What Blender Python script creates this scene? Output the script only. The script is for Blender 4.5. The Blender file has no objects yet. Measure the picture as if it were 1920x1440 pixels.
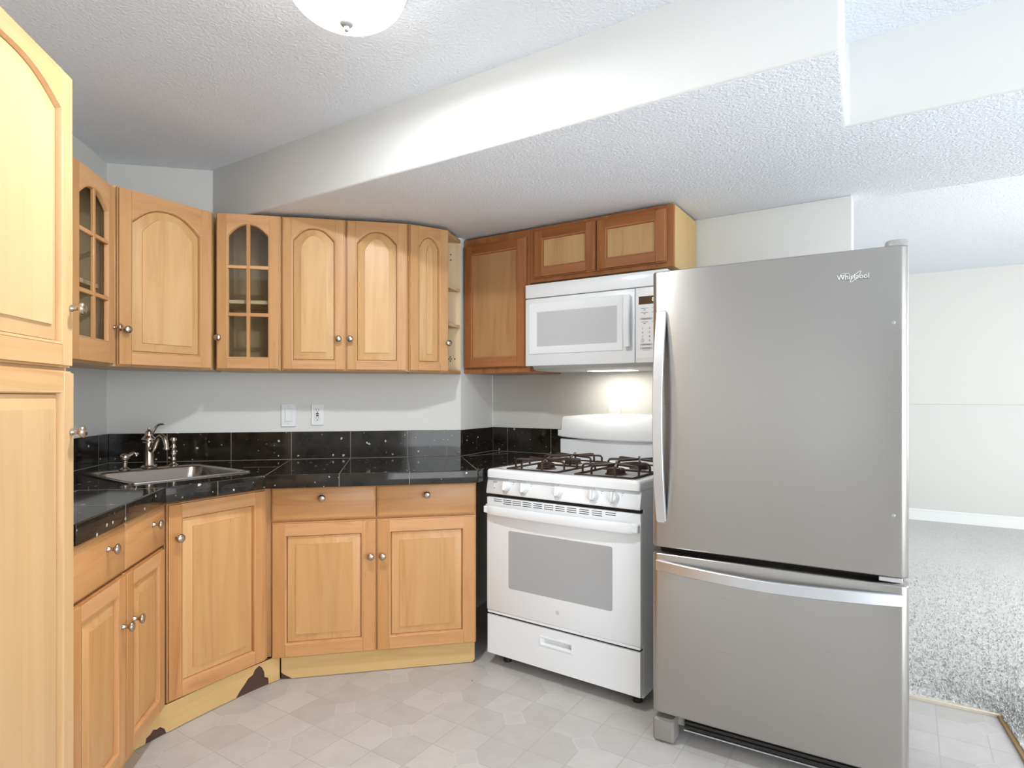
import bpy, bmesh, math, random
from mathutils import Vector, Matrix
random.seed(7)
SC = bpy.context.scene
COL = SC.collection
PI = math.pi
R = math.radians

# ------------------------------------------------------------------ camera, world, lights, exposure
cam_d = bpy.data.cameras.new('camera')
cam_d.sensor_width = 36.0
cam_d.lens = 36.0*1129/1920
cam_d.shift_y = 25/1920
cam_d.clip_start = 0.02
cam = bpy.data.objects.new('camera', cam_d)
cam.location = (0, 0, 1.2484)
cam.rotation_euler = (R(90), 0, -0.2053)
COL.objects.link(cam)
SC.camera = cam

wd = bpy.data.worlds.new('daylight'); SC.world = wd
wd.use_nodes = True
bg = wd.node_tree.nodes['Background']
bg.inputs['Color'].default_value = (0.91, 0.96, 1.0, 1)
bg.inputs['Strength'].default_value = 2.5

def area(name, loc, target, sx, sy, power, color=(1, 1, 1)):
    l = bpy.data.lights.new(name, 'AREA'); l.shape = 'RECTANGLE'; l.size = sx; l.size_y = sy
    l.energy = power; l.color = color
    o = bpy.data.objects.new(name, l); o.location = loc
    o.rotation_euler = (Vector(target)-Vector(loc)).to_track_quat('-Z', 'Y').to_euler()
    COL.objects.link(o); return o
# added area light standing in for daylight from unseen windows on the right
area('living_daylight', (4.85, 1.35, 1.45), (2.6, 4.2, 1.2), 2.2, 1.3, 44, (1.0, 0.99, 0.97))
# added fill light behind the camera, aimed up to lift ceiling and soffit
area('rear_fill', (1.4, -2.15, 1.05), (-0.6, 2.5, 1.95), 2.2, 1.9, 24, (0.89, 0.95, 1.0))

SC.view_settings.view_transform = 'Standard'
SC.view_settings.look = 'None'
SC.view_settings.gamma = 1
SC.view_settings.exposure = 0.55
SC.view_settings.use_curve_mapping = False

# ------------------------------------------------------------------ materials
MATS = {}
def nt(name):
    m = bpy.data.materials.new(name); m.use_nodes = True
    t = m.node_tree; b = t.nodes['Principled BSDF']; MATS[name] = m
    return m, t, b
def N(t, typ, **kw):
    n = t.nodes.new(typ)
    for k, v in kw.items():
        if hasattr(n, k): setattr(n, k, v)
        else: n.inputs[k].default_value = v
    return n
def L(t, a, b): t.links.new(a, b)
def math_(t, op, a, b=None, c=None):
    n = t.nodes.new('ShaderNodeMath'); n.operation = op
    for i, v in enumerate((a, b, c)):
        if v is None: continue
        if isinstance(v, (int, float)): n.inputs[i].default_value = v
        else: L(t, v, n.inputs[i])
    return n.outputs[0]
def plain(name, col, rough=0.5, metal=0.0, spec=0.5, coat=0.0):
    m, t, b = nt(name)
    b.inputs['Base Color'].default_value = (*col, 1); b.inputs['Roughness'].default_value = rough
    b.inputs['Metallic'].default_value = metal; b.inputs['Specular IOR Level'].default_value = spec
    if coat: b.inputs['Coat Weight'].default_value = coat; b.inputs['Coat Roughness'].default_value = 0.08
    n = N(t, 'ShaderNodeTexNoise'); n.inputs['Scale'].default_value = 9
    r = N(t, 'ShaderNodeMapRange'); r.inputs['To Min'].default_value = max(0.02, rough-0.03); r.inputs['To Max'].default_value = rough+0.03
    L(t, n.outputs[0], r.inputs[0]); L(t, r.outputs[0], b.inputs['Roughness'])
    return m
def mixrgb(t, fac, a, b, mode='MIX'):
    n = t.nodes.new('ShaderNodeMix'); n.data_type = 'RGBA'; n.blend_type = mode
    for i, v in ((0, fac), (6, a), (7, b)):
        if isinstance(v, (int, float)): n.inputs[i].default_value = v
        elif isinstance(v, tuple): n.inputs[i].default_value = (*v, 1)
        else: L(t, v, n.inputs[i])
    return n.outputs[2]
def ramp(t, fac, stops):
    n = t.nodes.new('ShaderNodeValToRGB'); e = n.color_ramp.elements
    while len(e) < len(stops): e.new(0.5)
    for i, (p, c) in enumerate(stops): e[i].position = p; e[i].color = (*c, 1)
    L(t, fac, n.inputs[0]); return n.outputs[0]

def wood(name, light, mid, dark, horiz=False, rough=0.36, streak=0.85, var=0.16, boards=False):
    m, t, b = nt(name)
    tc = N(t, 'ShaderNodeTexCoord'); oi = N(t, 'ShaderNodeObjectInfo'); ge = N(t, 'ShaderNodeNewGeometry')
    off = N(t, 'ShaderNodeVectorMath', operation='SCALE'); off.inputs[0].default_value = (13.1, 7.7, 9.3)
    s = math_(t, 'ADD', oi.outputs['Random'], math_(t, 'MULTIPLY', ge.outputs['Random Per Island'], 3.0))
    L(t, s, off.inputs['Scale'])
    add = N(t, 'ShaderNodeVectorMath', operation='ADD'); L(t, tc.outputs['Object'], add.inputs[0]); L(t, off.outputs[0], add.inputs[1])
    mp = N(t, 'ShaderNodeMapping'); L(t, add.outputs[0], mp.inputs[0])
    mp.inputs['Scale'].default_value = (1.3, 16, 16) if horiz else (16, 16, 1.3)
    n1 = N(t, 'ShaderNodeTexNoise'); n1.inputs['Scale'].default_value = 1.0; n1.inputs['Detail'].default_value = 7; n1.inputs['Roughness'].default_value = 0.62; n1.inputs['Distortion'].default_value = 0.9
    L(t, mp.outputs[0], n1.inputs['Vector'])
    n2 = N(t, 'ShaderNodeTexNoise'); n2.inputs['Scale'].default_value = 0.28; n2.inputs['Detail'].default_value = 2
    L(t, mp.outputs[0], n2.inputs['Vector'])
    c1 = ramp(t, n1.outputs[0], [(0.28, dark), (0.44, mid), (0.62, light)])
    c2 = ramp(t, n2.outputs[0], [(0.3, mid), (0.62, light)])
    c = mixrgb(t, streak, c2, c1)
    # a few darker mineral streaks
    mp2 = N(t, 'ShaderNodeMapping'); L(t, add.outputs[0], mp2.inputs[0])
    mp2.inputs['Scale'].default_value = (2.2, 26, 26) if horiz else (26, 26, 2.2)
    n3 = N(t, 'ShaderNodeTexNoise'); n3.inputs['Scale'].default_value = 1.0; n3.inputs['Detail'].default_value = 3; n3.inputs['Distortion'].default_value = 0.6
    L(t, mp2.outputs[0], n3.inputs['Vector'])
    f = math_(t, 'MULTIPLY', math_(t, 'GREATER_THAN', n3.outputs[0], 0.735), 0.45)
    c = mixrgb(t, f, c, tuple(x*0.55 for x in dark))
    hv = N(t, 'ShaderNodeHueSaturation')
    val = math_(t, 'ADD', math_(t, 'MULTIPLY', ge.outputs['Random Per Island'], var), 1.0-var*0.6)
    hv.inputs['Saturation'].default_value = 1.0
    L(t, math_(t, 'ADD', 1.0+var*0.12, math_(t, 'MULTIPLY', ge.outputs['Random Per Island'], -var*0.4)), hv.inputs['Saturation'])
    if boards:      # glued-up boards of slightly different tone
        sx = N(t, 'ShaderNodeSeparateXYZ'); L(t, add.outputs[0], sx.inputs[0])
        wn = N(t, 'ShaderNodeTexWhiteNoise', noise_dimensions='1D'); L(t, math_(t, 'FLOOR', math_(t, 'DIVIDE', sx.outputs[0], 0.083)), wn.inputs['W'])
        val = math_(t, 'MULTIPLY', val, math_(t, 'ADD', 0.95, math_(t, 'MULTIPLY', wn.outputs[0], 0.09)))
    L(t, val, hv.inputs['Value']); L(t, c, hv.inputs['Color'])
    L(t, hv.outputs[0], b.inputs['Base Color'])
    b.inputs['Roughness'].default_value = rough
    b.inputs['Specular IOR Level'].default_value = 0.4
    return m
wood('maple', (0.622, 0.380, 0.172), (0.573, 0.328, 0.138), (0.491, 0.253, 0.101), boards=True, var=0.10)
wood('maple_frame', (0.599, 0.331, 0.144), (0.547, 0.282, 0.113), (0.428, 0.190, 0.066), var=0.22)
wood('maple_cross', (0.591, 0.323, 0.141), (0.531, 0.270, 0.109), (0.394, 0.169, 0.059), horiz=True, var=0.22)
wood('maple_pale', (0.670, 0.437, 0.229), (0.636, 0.398, 0.197), (0.552, 0.312, 0.132), streak=0.4, boards=True, var=0.06)
wood('maple_pale_frame', (0.670, 0.437, 0.229), (0.636, 0.398, 0.193), (0.552, 0.312, 0.132), var=0.12)
wood('maple_pale_cross', (0.636, 0.391, 0.182), (0.586, 0.336, 0.143), (0.477, 0.238, 0.086), horiz=True, var=0.14)
wood('maple_deep', (0.638, 0.358, 0.150), (0.588, 0.310, 0.122), (0.492, 0.230, 0.080), boards=True, var=0.14)
wood('maple_deep_frame', (0.605, 0.307, 0.119), (0.547, 0.260, 0.095), (0.413, 0.167, 0.055), var=0.22)
wood('maple_deep_cross', (0.595, 0.307, 0.123), (0.538, 0.256, 0.092), (0.403, 0.163, 0.053), horiz=True, var=0.22)
wood('cherry', (0.44, 0.18, 0.062), (0.38, 0.138, 0.044), (0.25, 0.075, 0.022), var=0.3); wood('cherry_cross', (0.42, 0.165, 0.055), (0.35, 0.122, 0.038), (0.22, 0.062, 0.018), horiz=True, var=0.3)
wood('cherry_panel', (0.50, 0.28, 0.125), (0.45, 0.24, 0.10), (0.36, 0.165, 0.06), var=0.05)
wood('birch_panel', (0.62, 0.40, 0.185), (0.57, 0.345, 0.15), (0.47, 0.26, 0.10), var=0.05)
wood('ply_side', (0.66, 0.47, 0.22), (0.62, 0.42, 0.185), (0.55, 0.35, 0.14), var=0.04, rough=0.5)
wood('veneer', (0.64, 0.43, 0.19), (0.60, 0.385, 0.155), (0.52, 0.31, 0.11), horiz=True, var=0.04, rough=0.5)
wood('interior', (0.52, 0.37, 0.22), (0.48, 0.33, 0.19), (0.42, 0.27, 0.14), var=0.05, rough=0.5)
wood('pale_shelf', (0.74, 0.57, 0.34), (0.70, 0.52, 0.30), (0.62, 0.44, 0.22), var=0.05, rough=0.5)

def paint(name, col, bump, scale, rough=0.7, detail=3, dist=0.004):
    m, t, b = nt(name)
    b.inputs['Base Color'].default_value = (*col, 1); b.inputs['Roughness'].default_value = rough; b.inputs['Specular IOR Level'].default_value = 0.25
    tc = N(t, 'ShaderNodeTexCoord'); n = N(t, 'ShaderNodeTexNoise'); n.inputs['Scale'].default_value = scale; n.inputs['Detail'].default_value = detail
    n.inputs['Distortion'].default_value = 0.5
    L(t, tc.outputs['Object'], n.inputs['Vector'])
    bp = N(t, 'ShaderNodeBump'); bp.inputs['Strength'].default_value = bump; bp.inputs['Distance'].default_value = dist
    L(t, n.outputs[0], bp.inputs['Height']); L(t, bp.outputs[0], b.inputs['Normal'])
    return m
paint('wall_paint', (0.72, 0.715, 0.685), 0.12, 120)
paint('beam_paint', (0.69, 0.695, 0.685), 0.10, 120)
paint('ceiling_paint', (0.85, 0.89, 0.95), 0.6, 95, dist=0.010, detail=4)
plain('white_trim', (0.86, 0.87, 0.86), 0.35)
plain('white_enamel', (0.82, 0.845, 0.87), 0.16, spec=0.5)
plain('white_plastic', (0.80, 0.81, 0.82), 0.3)
plain('grey_print', (0.45, 0.45, 0.45), 0.5)
plain('dark_print', (0.10, 0.09, 0.09), 0.5)
plain('key_grey', (0.58, 0.57, 0.55), 0.5)
plain('red_button', (0.12, 0.01, 0.012), 0.4)
plain('black_plastic', (0.02, 0.018, 0.016), 0.4)
plain('iron', (0.035, 0.018, 0.012), 0.4, spec=0.35)
plain('dark_void', (0.012, 0.009, 0.007), 0.8)
plain('grey_plastic', (0.36, 0.36, 0.35), 0.4)
plain('foot_plastic', (0.25, 0.235, 0.215), 0.45)
plain('display', (0.06, 0.03, 0.012), 0.15)
plain('oven_glass', (0.40, 0.41, 0.42), 0.12, spec=0.5)
plain('microwave_glass', (0.56, 0.57, 0.59), 0.2, spec=0.5)
plain('brown_board', (0.075, 0.033, 0.022), 0.8)
plain('gold_edge', (0.32, 0.19, 0.07), 0.5)
plain('edge_strip', (0.66, 0.58, 0.47), 0.4)
plain('grout', (0.28, 0.245, 0.20), 0.8)
plain('nickel', (0.45, 0.395, 0.345), 0.24, metal=1)
plain('knob_nickel', (0.50, 0.44, 0.375), 0.26, metal=1)
plain('satin_steel', (0.74, 0.76, 0.80), 0.30, metal=1)
plain('sink_steel', (0.38, 0.34, 0.31), 0.22, metal=1)
plain('badge_bright', (0.85, 0.86, 0.87), 0.3)
plain('badge_shading', (0.16, 0.16, 0.165), 0.5)
plain('chrome_grey', (0.40, 0.41, 0.41), 0.35, metal=0.4)

def steel():
    m, t, b = nt('brushed_steel')
    tc = N(t, 'ShaderNodeTexCoord'); mp = N(t, 'ShaderNodeMapping'); mp.inputs['Scale'].default_value = (6, 6, 420)
    L(t, tc.outputs['Object'], mp.inputs[0])
    n = N(t, 'ShaderNodeTexNoise'); n.inputs['Scale'].default_value = 1.0; n.inputs['Detail'].default_value = 3; L(t, mp.outputs[0], n.inputs['Vector'])
    r = N(t, 'ShaderNodeMapRange'); r.inputs['To Min'].default_value = 0.24; r.inputs['To Max'].default_value = 0.36
    L(t, n.outputs[0], r.inputs[0]); L(t, r.outputs[0], b.inputs['Roughness'])
    b.inputs['Base Color'].default_value = (0.45, 0.43, 0.41, 1); b.inputs['Metallic'].default_value = 1.0
    b.inputs['Anisotropic'].default_value = 0.6; b.inputs['Anisotropic Rotation'].default_value = 0.25
    # slow dents in the sheet metal
    mp2 = N(t, 'ShaderNodeMapping'); mp2.inputs['Scale'].default_value = (3.2, 1, 0.7); L(t, tc.outputs['Object'], mp2.inputs[0])
    n2 = N(t, 'ShaderNodeTexNoise'); n2.inputs['Scale'].default_value = 1.2; n2.inputs['Detail'].default_value = 0; L(t, mp2.outputs[0], n2.inputs['Vector'])
    bp = N(t, 'ShaderNodeBump'); bp.inputs['Strength'].default_value = 0.25; bp.inputs['Distance'].default_value = 0.02
    L(t, n2.outputs[0], bp.inputs['Height']); L(t, bp.outputs[0], b.inputs['Normal'])
steel()

def granite():
    m, t, b = nt('granite')
    tc = N(t, 'ShaderNodeTexCoord')
    n = N(t, 'ShaderNodeTexNoise'); n.inputs['Scale'].default_value = 14; n.inputs['Detail'].default_value = 5; L(t, tc.outputs['Object'], n.inputs['Vector'])
    base = ramp(t, n.outputs[0], [(0.3, (0.010, 0.008, 0.006)), (0.7, (0.026, 0.021, 0.016))])
    for sc, th, gate, col in ((22, 0.13, 0.60, (0.46, 0.47, 0.43)), (50, 0.15, 0.80, (0.26, 0.26, 0.23))):
        v = N(t, 'ShaderNodeTexVoronoi'); v.inputs['Scale'].default_value = sc; L(t, tc.outputs['Object'], v.inputs['Vector'])
        wv = N(t, 'ShaderNodeTexNoise'); wv.inputs['Scale'].default_value = sc*5; L(t, tc.outputs['Object'], wv.inputs['Vector'])
        d = math_(t, 'ADD', v.outputs['Distance'], math_(t, 'MULTIPLY', math_(t, 'SUBTRACT', wv.outputs[0], 0.5), 0.22))
        sp = N(t, 'ShaderNodeSeparateColor'); L(t, v.outputs['Color'], sp.inputs[0])
        f = math_(t, 'MULTIPLY', math_(t, 'LESS_THAN', d, th), math_(t, 'GREATER_THAN', sp.outputs[0], gate))
        base = mixrgb(t, f, base, col)
    L(t, base, b.inputs['Base Color'])
    b.inputs['Roughness'].default_value = 0.07; b.inputs['Specular IOR Level'].default_value = 0.4
granite()

def vinyl():
    m, t, b = nt('vinyl')
    tc = N(t, 'ShaderNodeTexCoord'); mp = N(t, 'ShaderNodeMapping')
    mp.inputs['Rotation'].default_value = (0, 0, -PI/4); mp.inputs['Location'].default_value = (-1.1993+20*0.305, -2.0379+20*0.305, 0)
    L(t, tc.outputs['Object'], mp.inputs[0])
    br = N(t, 'ShaderNodeTexBrick'); br.offset = 0.0; br.squash = 1.0
    br.inputs['Scale'].default_value = 1.0; br.inputs['Brick Width'].default_value = 0.1525; br.inputs['Row Height'].default_value = 0.1525
    br.inputs['Mortar Size'].default_value = 0.0026; br.inputs['Mortar Smooth'].default_value = 0.3; br.inputs['Bias'].default_value = 0.0
    br.inputs['Color1'].default_value = (0.47, 0.45, 0.428, 1); br.inputs['Color2'].default_value = (0.58, 0.56, 0.54, 1); br.inputs['Mortar'].default_value = (0.41, 0.395, 0.375, 1)
    L(t, mp.outputs[0], br.inputs['Vector'])
    sx = N(t, 'ShaderNodeSeparateXYZ'); L(t, mp.outputs[0], sx.inputs[0])
    def cell(o):
        f = math_(t, 'FRACT', math_(t, 'DIVIDE', math_(t, 'ADD', o, 0.0), 0.305))
        return math_(t, 'MULTIPLY', math_(t, 'ABSOLUTE', math_(t, 'SUBTRACT', f, 0.5)), 0.305)
    d = math_(t, 'ADD', cell(sx.outputs[0]), cell(sx.outputs[1]))
    inside = math_(t, 'LESS_THAN', d, 0.052)
    edge = math_(t, 'LESS_THAN', math_(t, 'ABSOLUTE', math_(t, 'SUBTRACT', d, 0.052)), 0.0018)
    c = mixrgb(t, inside, br.outputs['Color'], (0.54, 0.52, 0.50))
    c = mixrgb(t, edge, c, (0.64, 0.625, 0.61))
    n = N(t, 'ShaderNodeTexNoise'); n.inputs['Scale'].default_value = 11; n.inputs['Detail'].default_value = 8; n.inputs['Roughness'].default_value = 0.65; L(t, tc.outputs['Object'], n.inputs['Vector'])
    c = mixrgb(t, 0.32, c, ramp(t, n.outputs[0], [(0.3, (0.44, 0.41, 0.385)), (0.68, (0.62, 0.60, 0.575))]))
    # scattered dark specks
    v = N(t, 'ShaderNodeTexVoronoi'); v.inputs['Scale'].default_value = 9; L(t, tc.outputs['Object'], v.inputs['Vector'])
    sp = N(t, 'ShaderNodeSeparateColor'); L(t, v.outputs['Color'], sp.inputs[0])
    f = math_(t, 'MULTIPLY', math_(t, 'LESS_THAN', v.outputs['Distance'], 0.035), math_(t, 'GREATER_THAN', sp.outputs[1], 0.7))
    c = mixrgb(t, f, c, (0.12, 0.08, 0.06))
    L(t, c, b.inputs['Base Color'])
    b.inputs['Roughness'].default_value = 0.38; b.inputs['Specular IOR Level'].default_value = 0.35
    bp = N(t, 'ShaderNodeBump'); bp.inputs['Strength'].default_value = 0.15; bp.inputs['Distance'].default_value = 0.002
    L(t, n.outputs[0], bp.inputs['Height']); L(t, bp.outputs[0], b.inputs['Normal'])
vinyl()

def carpet_mat():
    m, t, b = nt('carpet')
    tc = N(t, 'ShaderNodeTexCoord'); n = N(t, 'ShaderNodeTexNoise'); n.inputs['Scale'].default_value = 95; n.inputs['Detail'].default_value = 4; n.inputs['Roughness'].default_value = 0.7
    L(t, tc.outputs['Object'], n.inputs['Vector'])
    c = ramp(t, n.outputs[0], [(0.30, (0.50, 0.48, 0.45)), (0.43, (0.72, 0.71, 0.685)), (0.64, (0.82, 0.825, 0.81))])
    L(t, c, b.inputs['Base Color']); b.inputs['Roughness'].default_value = 0.95; b.inputs['Specular IOR Level'].default_value = 0.1
    bp = N(t, 'ShaderNodeBump'); bp.inputs['Strength'].default_value = 0.9; bp.inputs['Distance'].default_value = 0.012
    L(t, n.outputs[0], bp.inputs['Height']); L(t, bp.outputs[0], b.inputs['Normal'])
carpet_mat()

def glass_mat():
    m, t, b = nt('clear_glass')
    t.nodes.remove(b)
    tr = N(t, 'ShaderNodeBsdfTransparent'); tr.inputs[0].default_value = (0.90, 0.92, 0.92, 1)
    gl = N(t, 'ShaderNodeBsdfGlossy'); gl.inputs['Roughness'].default_value = 0.04
    mx = N(t, 'ShaderNodeMixShader'); mx.inputs[0].default_value = 0.03
    L(t, tr.outputs[0], mx.inputs[1]); L(t, gl.outputs[0], mx.inputs[2])
    L(t, mx.outputs[0], t.nodes['Material Output'].inputs[0])
glass_mat()
def lamp_glass():
    m, t, b = nt('lamp_glass')
    t.nodes.remove(b)
    tr = N(t, 'ShaderNodeBsdfTransparent'); tr.inputs[0].default_value = (1.0, 0.99, 0.97, 1)
    em = N(t, 'ShaderNodeEmission'); em.inputs[0].default_value = (1.0, 0.985, 0.955, 1); em.inputs[1].default_value = 8.5
    gl = N(t, 'ShaderNodeBsdfTranslucent'); gl.inputs[0].default_value = (0.95, 0.93, 0.88, 1)
    a = N(t, 'ShaderNodeMixShader'); a.inputs[0].default_value = 0.5; L(t, em.outputs[0], a.inputs[1]); L(t, gl.outputs[0], a.inputs[2])
    mx = N(t, 'ShaderNodeMixShader'); mx.inputs[0].default_value = 0.5
    L(t, tr.outputs[0], mx.inputs[1]); L(t, a.outputs[0], mx.inputs[2])
    L(t, mx.outputs[0], t.nodes['Material Output'].inputs[0])
lamp_glass()
def emit(name, col, s):
    m, t, b = nt(name); b.inputs['Base Color'].default_value = (*col, 1)
    b.inputs['Emission Color'].default_value = (*col, 1); b.inputs['Emission Strength'].default_value = s
emit('lamp_lens', (1.0, 0.95, 0.86), 3.0)
emit('display_digit', (0.9, 0.85, 0.7), 0.8)

# ------------------------------------------------------------------ mesh builder
class MB:
    def __init__(s): s.bm = bmesh.new()
    def _take(s, bm2, m, smooth):
        vm = {}
        for v in bm2.verts: vm[v] = s.bm.verts.new(v.co)
        for f in bm2.faces:
            try: g = s.bm.faces.new([vm[v] for v in f.verts])
            except ValueError: continue
            g.material_index = m; g.smooth = smooth
        bm2.free()
    def box(s, x0, x1, y0, y1, z0, z1, m=0, bev=0.0, seg=1, mat=None):
        b = bmesh.new(); bmesh.ops.create_cube(b, size=1.0)
        for v in b.verts: v.co = Vector(((x0+x1)/2+v.co.x*(x1-x0), (y0+y1)/2+v.co.y*(y1-y0), (z0+z1)/2+v.co.z*(z1-z0)))
        if bev: bmesh.ops.bevel(b, geom=b.edges[:], offset=bev, segments=seg, profile=0.5, affect='EDGES')
        if mat: bmesh.ops.transform(b, matrix=mat, verts=b.verts)
        s._take(b, m, seg > 1); return s
    def prism(s, poly, axis, a0, a1, m=0, bev=0.0, seg=1):
        """poly in the two other axes; extruded along axis from a0 to a1"""
        def P(p, a):
            if axis == 'z': return Vector((p[0], p[1], a))
            if axis == 'y': return Vector((p[0], a, p[1]))
            return Vector((a, p[0], p[1]))
        b = bmesh.new(); n = len(poly)
        A = [b.verts.new(P(p, a0)) for p in poly]; B = [b.verts.new(P(p, a1)) for p in poly]
        b.faces.new(A[::-1]); b.faces.new(B)
        for i in range(n): b.faces.new((A[i], A[(i+1) % n], B[(i+1) % n], B[i]))
        bmesh.ops.recalc_face_normals(b, faces=b.faces[:])
        if bev: bmesh.ops.bevel(b, geom=b.edges[:], offset=bev, segments=seg, profile=0.5, affect='EDGES')
        s._take(b, m, seg > 1); return s
    def loft(s, loops, m=0, cap0=False, cap1=False, closed=True, smooth=True, fan=False):
        b = bmesh.new(); vs = [[b.verts.new(Vector(p)) for p in lp] for lp in loops]; n = len(loops[0])
        for i in range(len(vs)-1):
            for j in range(n if closed else n-1):
                k = (j+1) % n
                try: b.faces.new((vs[i][j], vs[i][k], vs[i+1][k], vs[i+1][j]))
                except ValueError: pass
        for flag, ring in ((cap0, vs[0]), (cap1, vs[-1])):
            if flag:
                if fan:
                    c = b.verts.new(sum((v.co for v in ring), Vector())/n)
                    for j in range(n): b.faces.new((ring[j], ring[(j+1) % n], c))
                else: b.faces.new(ring)
        s._take(b, m, smooth); return s
    def lathe(s, prof, c=(0, 0, 0), axis=(0, 0, 1), n=24, m=0):
        ax = Vector(axis).normalized(); q = Vector((0, 0, 1)).rotation_difference(ax)
        loops = []
        for r, z in prof:
            loops.append([Vector(c)+q @ Vector((max(r, 1e-5)*math.cos(2*PI*j/n), max(r, 1e-5)*math.sin(2*PI*j/n), z)) for j in range(n)])
        return s.loft(loops, m, cap0=True, cap1=True)
    def tube(s, pts, r, n=10, m=0, flat=1.0, closed=False, up=None):
        pts = [Vector(p) for p in pts]; K = len(pts); rr = r if isinstance(r, (list, tuple)) else [r]*K
        tang = []
        for i in range(K):
            a = pts[(i-1) % K] if (closed or i > 0) else pts[i]; b_ = pts[(i+1) % K] if (closed or i < K-1) else pts[i]
            tang.append((b_-a).normalized())
        t0 = tang[0]; u = Vector(up) if up else (Vector((0, 0, 1)) if abs(t0.z) < 0.9 else Vector((1, 0, 0)))
        u = (u-t0*u.dot(t0)).normalized(); loops = []
        for i in range(K):
            if i:
                q = tang[i-1].rotation_difference(tang[i]); u = q @ u; u = (u-tang[i]*u.dot(tang[i])).normalized()
            w = tang[i].cross(u)
            loops.append([pts[i]+u*math.cos(2*PI*j/n)*rr[i]*flat+w*math.sin(2*PI*j/n)*rr[i] for j in range(n)])
        if closed: loops.append(loops[0])
        return s.loft(loops, m, cap0=not closed, cap1=not closed)
    def mesh(s, mats, angle=40):
        me = bpy.data.meshes.new('mesh')
        bmesh.ops.recalc_face_normals(s.bm, faces=s.bm.faces[:])
        s.bm.to_mesh(me); s.bm.free()
        for m in mats: me.materials.append(MATS[m])
        me.set_sharp_from_angle(angle=R(angle))
        return me
    def build(s, name, mats, parent=None, loc=None, rotz=0.0, angle=40):
        if isinstance(mats, str): mats = [mats]
        me = s.mesh(mats, angle); me.name = name
        o = bpy.data.objects.new(name, me); COL.objects.link(o)
        if parent is not None: o.parent = parent
        if loc is not None: o.location = loc
        if rotz: o.rotation_euler = (0, 0, rotz)
        return o

def tag(o, label, cat, group=None):
    o['label'] = label; o['category'] = cat
    if group: o['group'] = group
    return o
def thing(name, label, cat, loc, rotz=0.0, group=None):
    o = bpy.data.objects.new(name, None); o.empty_display_size = 0.1; COL.objects.link(o)
    o.location = loc; o.rotation_euler = (0, 0, rotz)
    return tag(o, label, cat, group)
def struct(o): o['kind'] = 'structure'; return o
def text_mesh(body, size, thick=0.0004, align='CENTER', offset=0.0):
    cu = bpy.data.curves.new('text', 'FONT'); cu.body = body; cu.size = size; cu.extrude = thick; cu.align_x = align; cu.align_y = 'CENTER'
    cu.resolution_u = 3; cu.offset = offset
    o = bpy.data.objects.new('text', cu); COL.objects.link(o)
    dg = bpy.context.evaluated_depsgraph_get(); dg.update()
    me = bpy.data.meshes.new_from_object(o.evaluated_get(dg))
    bpy.data.objects.remove(o)
    me.transform(Matrix.Rotation(PI/2, 4, 'X'))          # stands up, faces -y
    return me
def text(name, body, size, parent, loc, mat, thick=0.0004, sx=1.0):
    me = text_mesh(body, size, thick); me.materials.clear(); me.materials.append(MATS[mat]); me.name = name
    for v in me.vertices: v.co.x *= sx
    o = bpy.data.objects.new(name, me); COL.objects.link(o); o.parent = parent; o.location = loc
    return o
def merge_text(mb, body, size, at, m, thick=0.0003, sx=1.0, offset=0.0):
    me = text_mesh(body, size, thick, offset=offset); b = bmesh.new(); b.from_mesh(me); bpy.data.meshes.remove(me)
    for v in b.verts: v.co = Vector((v.co.x*sx, v.co.y, v.co.z))+Vector(at)
    mb._take(b, m, False)

# ------------------------------------------------------------------ the setting
S2 = math.sqrt(0.5)
def an(a, n): return (S2*(a+n), S2*(n-a))          # along / into the range wall -> x, y
ZC, ZS, ZL = 2.431, 2.15, 2.50
struct(MB().box(-1.49, 0.411, 3.394, 3.50, 0, ZC+0.1).build('wall_back', 'wall_paint'))
struct(MB().box(-1.49, -1.383, -2.3, 3.394, 0, ZC+0.1).build('wall_left', 'wall_paint'))
struct(MB().box(-1.49, 0.25, -2.40, -2.3, 0, ZC+0.1).build('wall_rear_blocker', 'wall_paint'))  # unseen wall, added to cut the rear light mirrored in the backsplash
struct(MB().box(-1.383, -1.345, -1.75, -0.75, 0.01, 2.05, 0, bev=0.004).build('fridge_reflector', 'white_trim'))  # unseen white slab, added to lighten the reflection in the refrigerator
inner = (0.646, 3.703)
struct(MB().prism([(0.411, 3.394), inner, (0.60, 3.80), (0.36, 3.50), (0.35, 3.40)], 'z', 0, ZC+0.1).build('wall_corner', 'wall_paint'))
wend = (2.03, 2.319)
nb = 0.115*S2
struct(MB().prism([inner, wend, (wend[0]+nb, wend[1]+nb), (inner[0]+nb, inner[1]+nb)], 'z', 0, ZS, bev=0.004, seg=2).build('wall_right', 'wall_paint'))
# kitchen vinyl and living room carpet
edge_c = (2.343, 1.911); edge_n = (-0.88, -2.2)
struct(MB().prism([(-1.40, -2.3), (-0.95, -2.3), edge_n, edge_c, (2.10, 2.155), (2.16, 2.38), (0.72, 3.83), (0.3, 3.5), (-1.40, 3.45)], 'z', -0.05, 0).build('floor', 'vinyl'))
far0, far1 = an(-2.7, 7.36), an(6.4, 7.36)
struct(MB().prism([far0, far1, an(6.4, 7.46), an(-2.7, 7.46)], 'z', 0, ZL+0.05).build('wall_far', 'wall_paint'))
struct(MB().prism([an(-2.8, 3.19), an(-2.7, 3.19), an(-2.7, 7.46), an(-2.8, 7.46)], 'z', 0, ZL+0.05).build('wall_living', 'wall_paint'))
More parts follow.
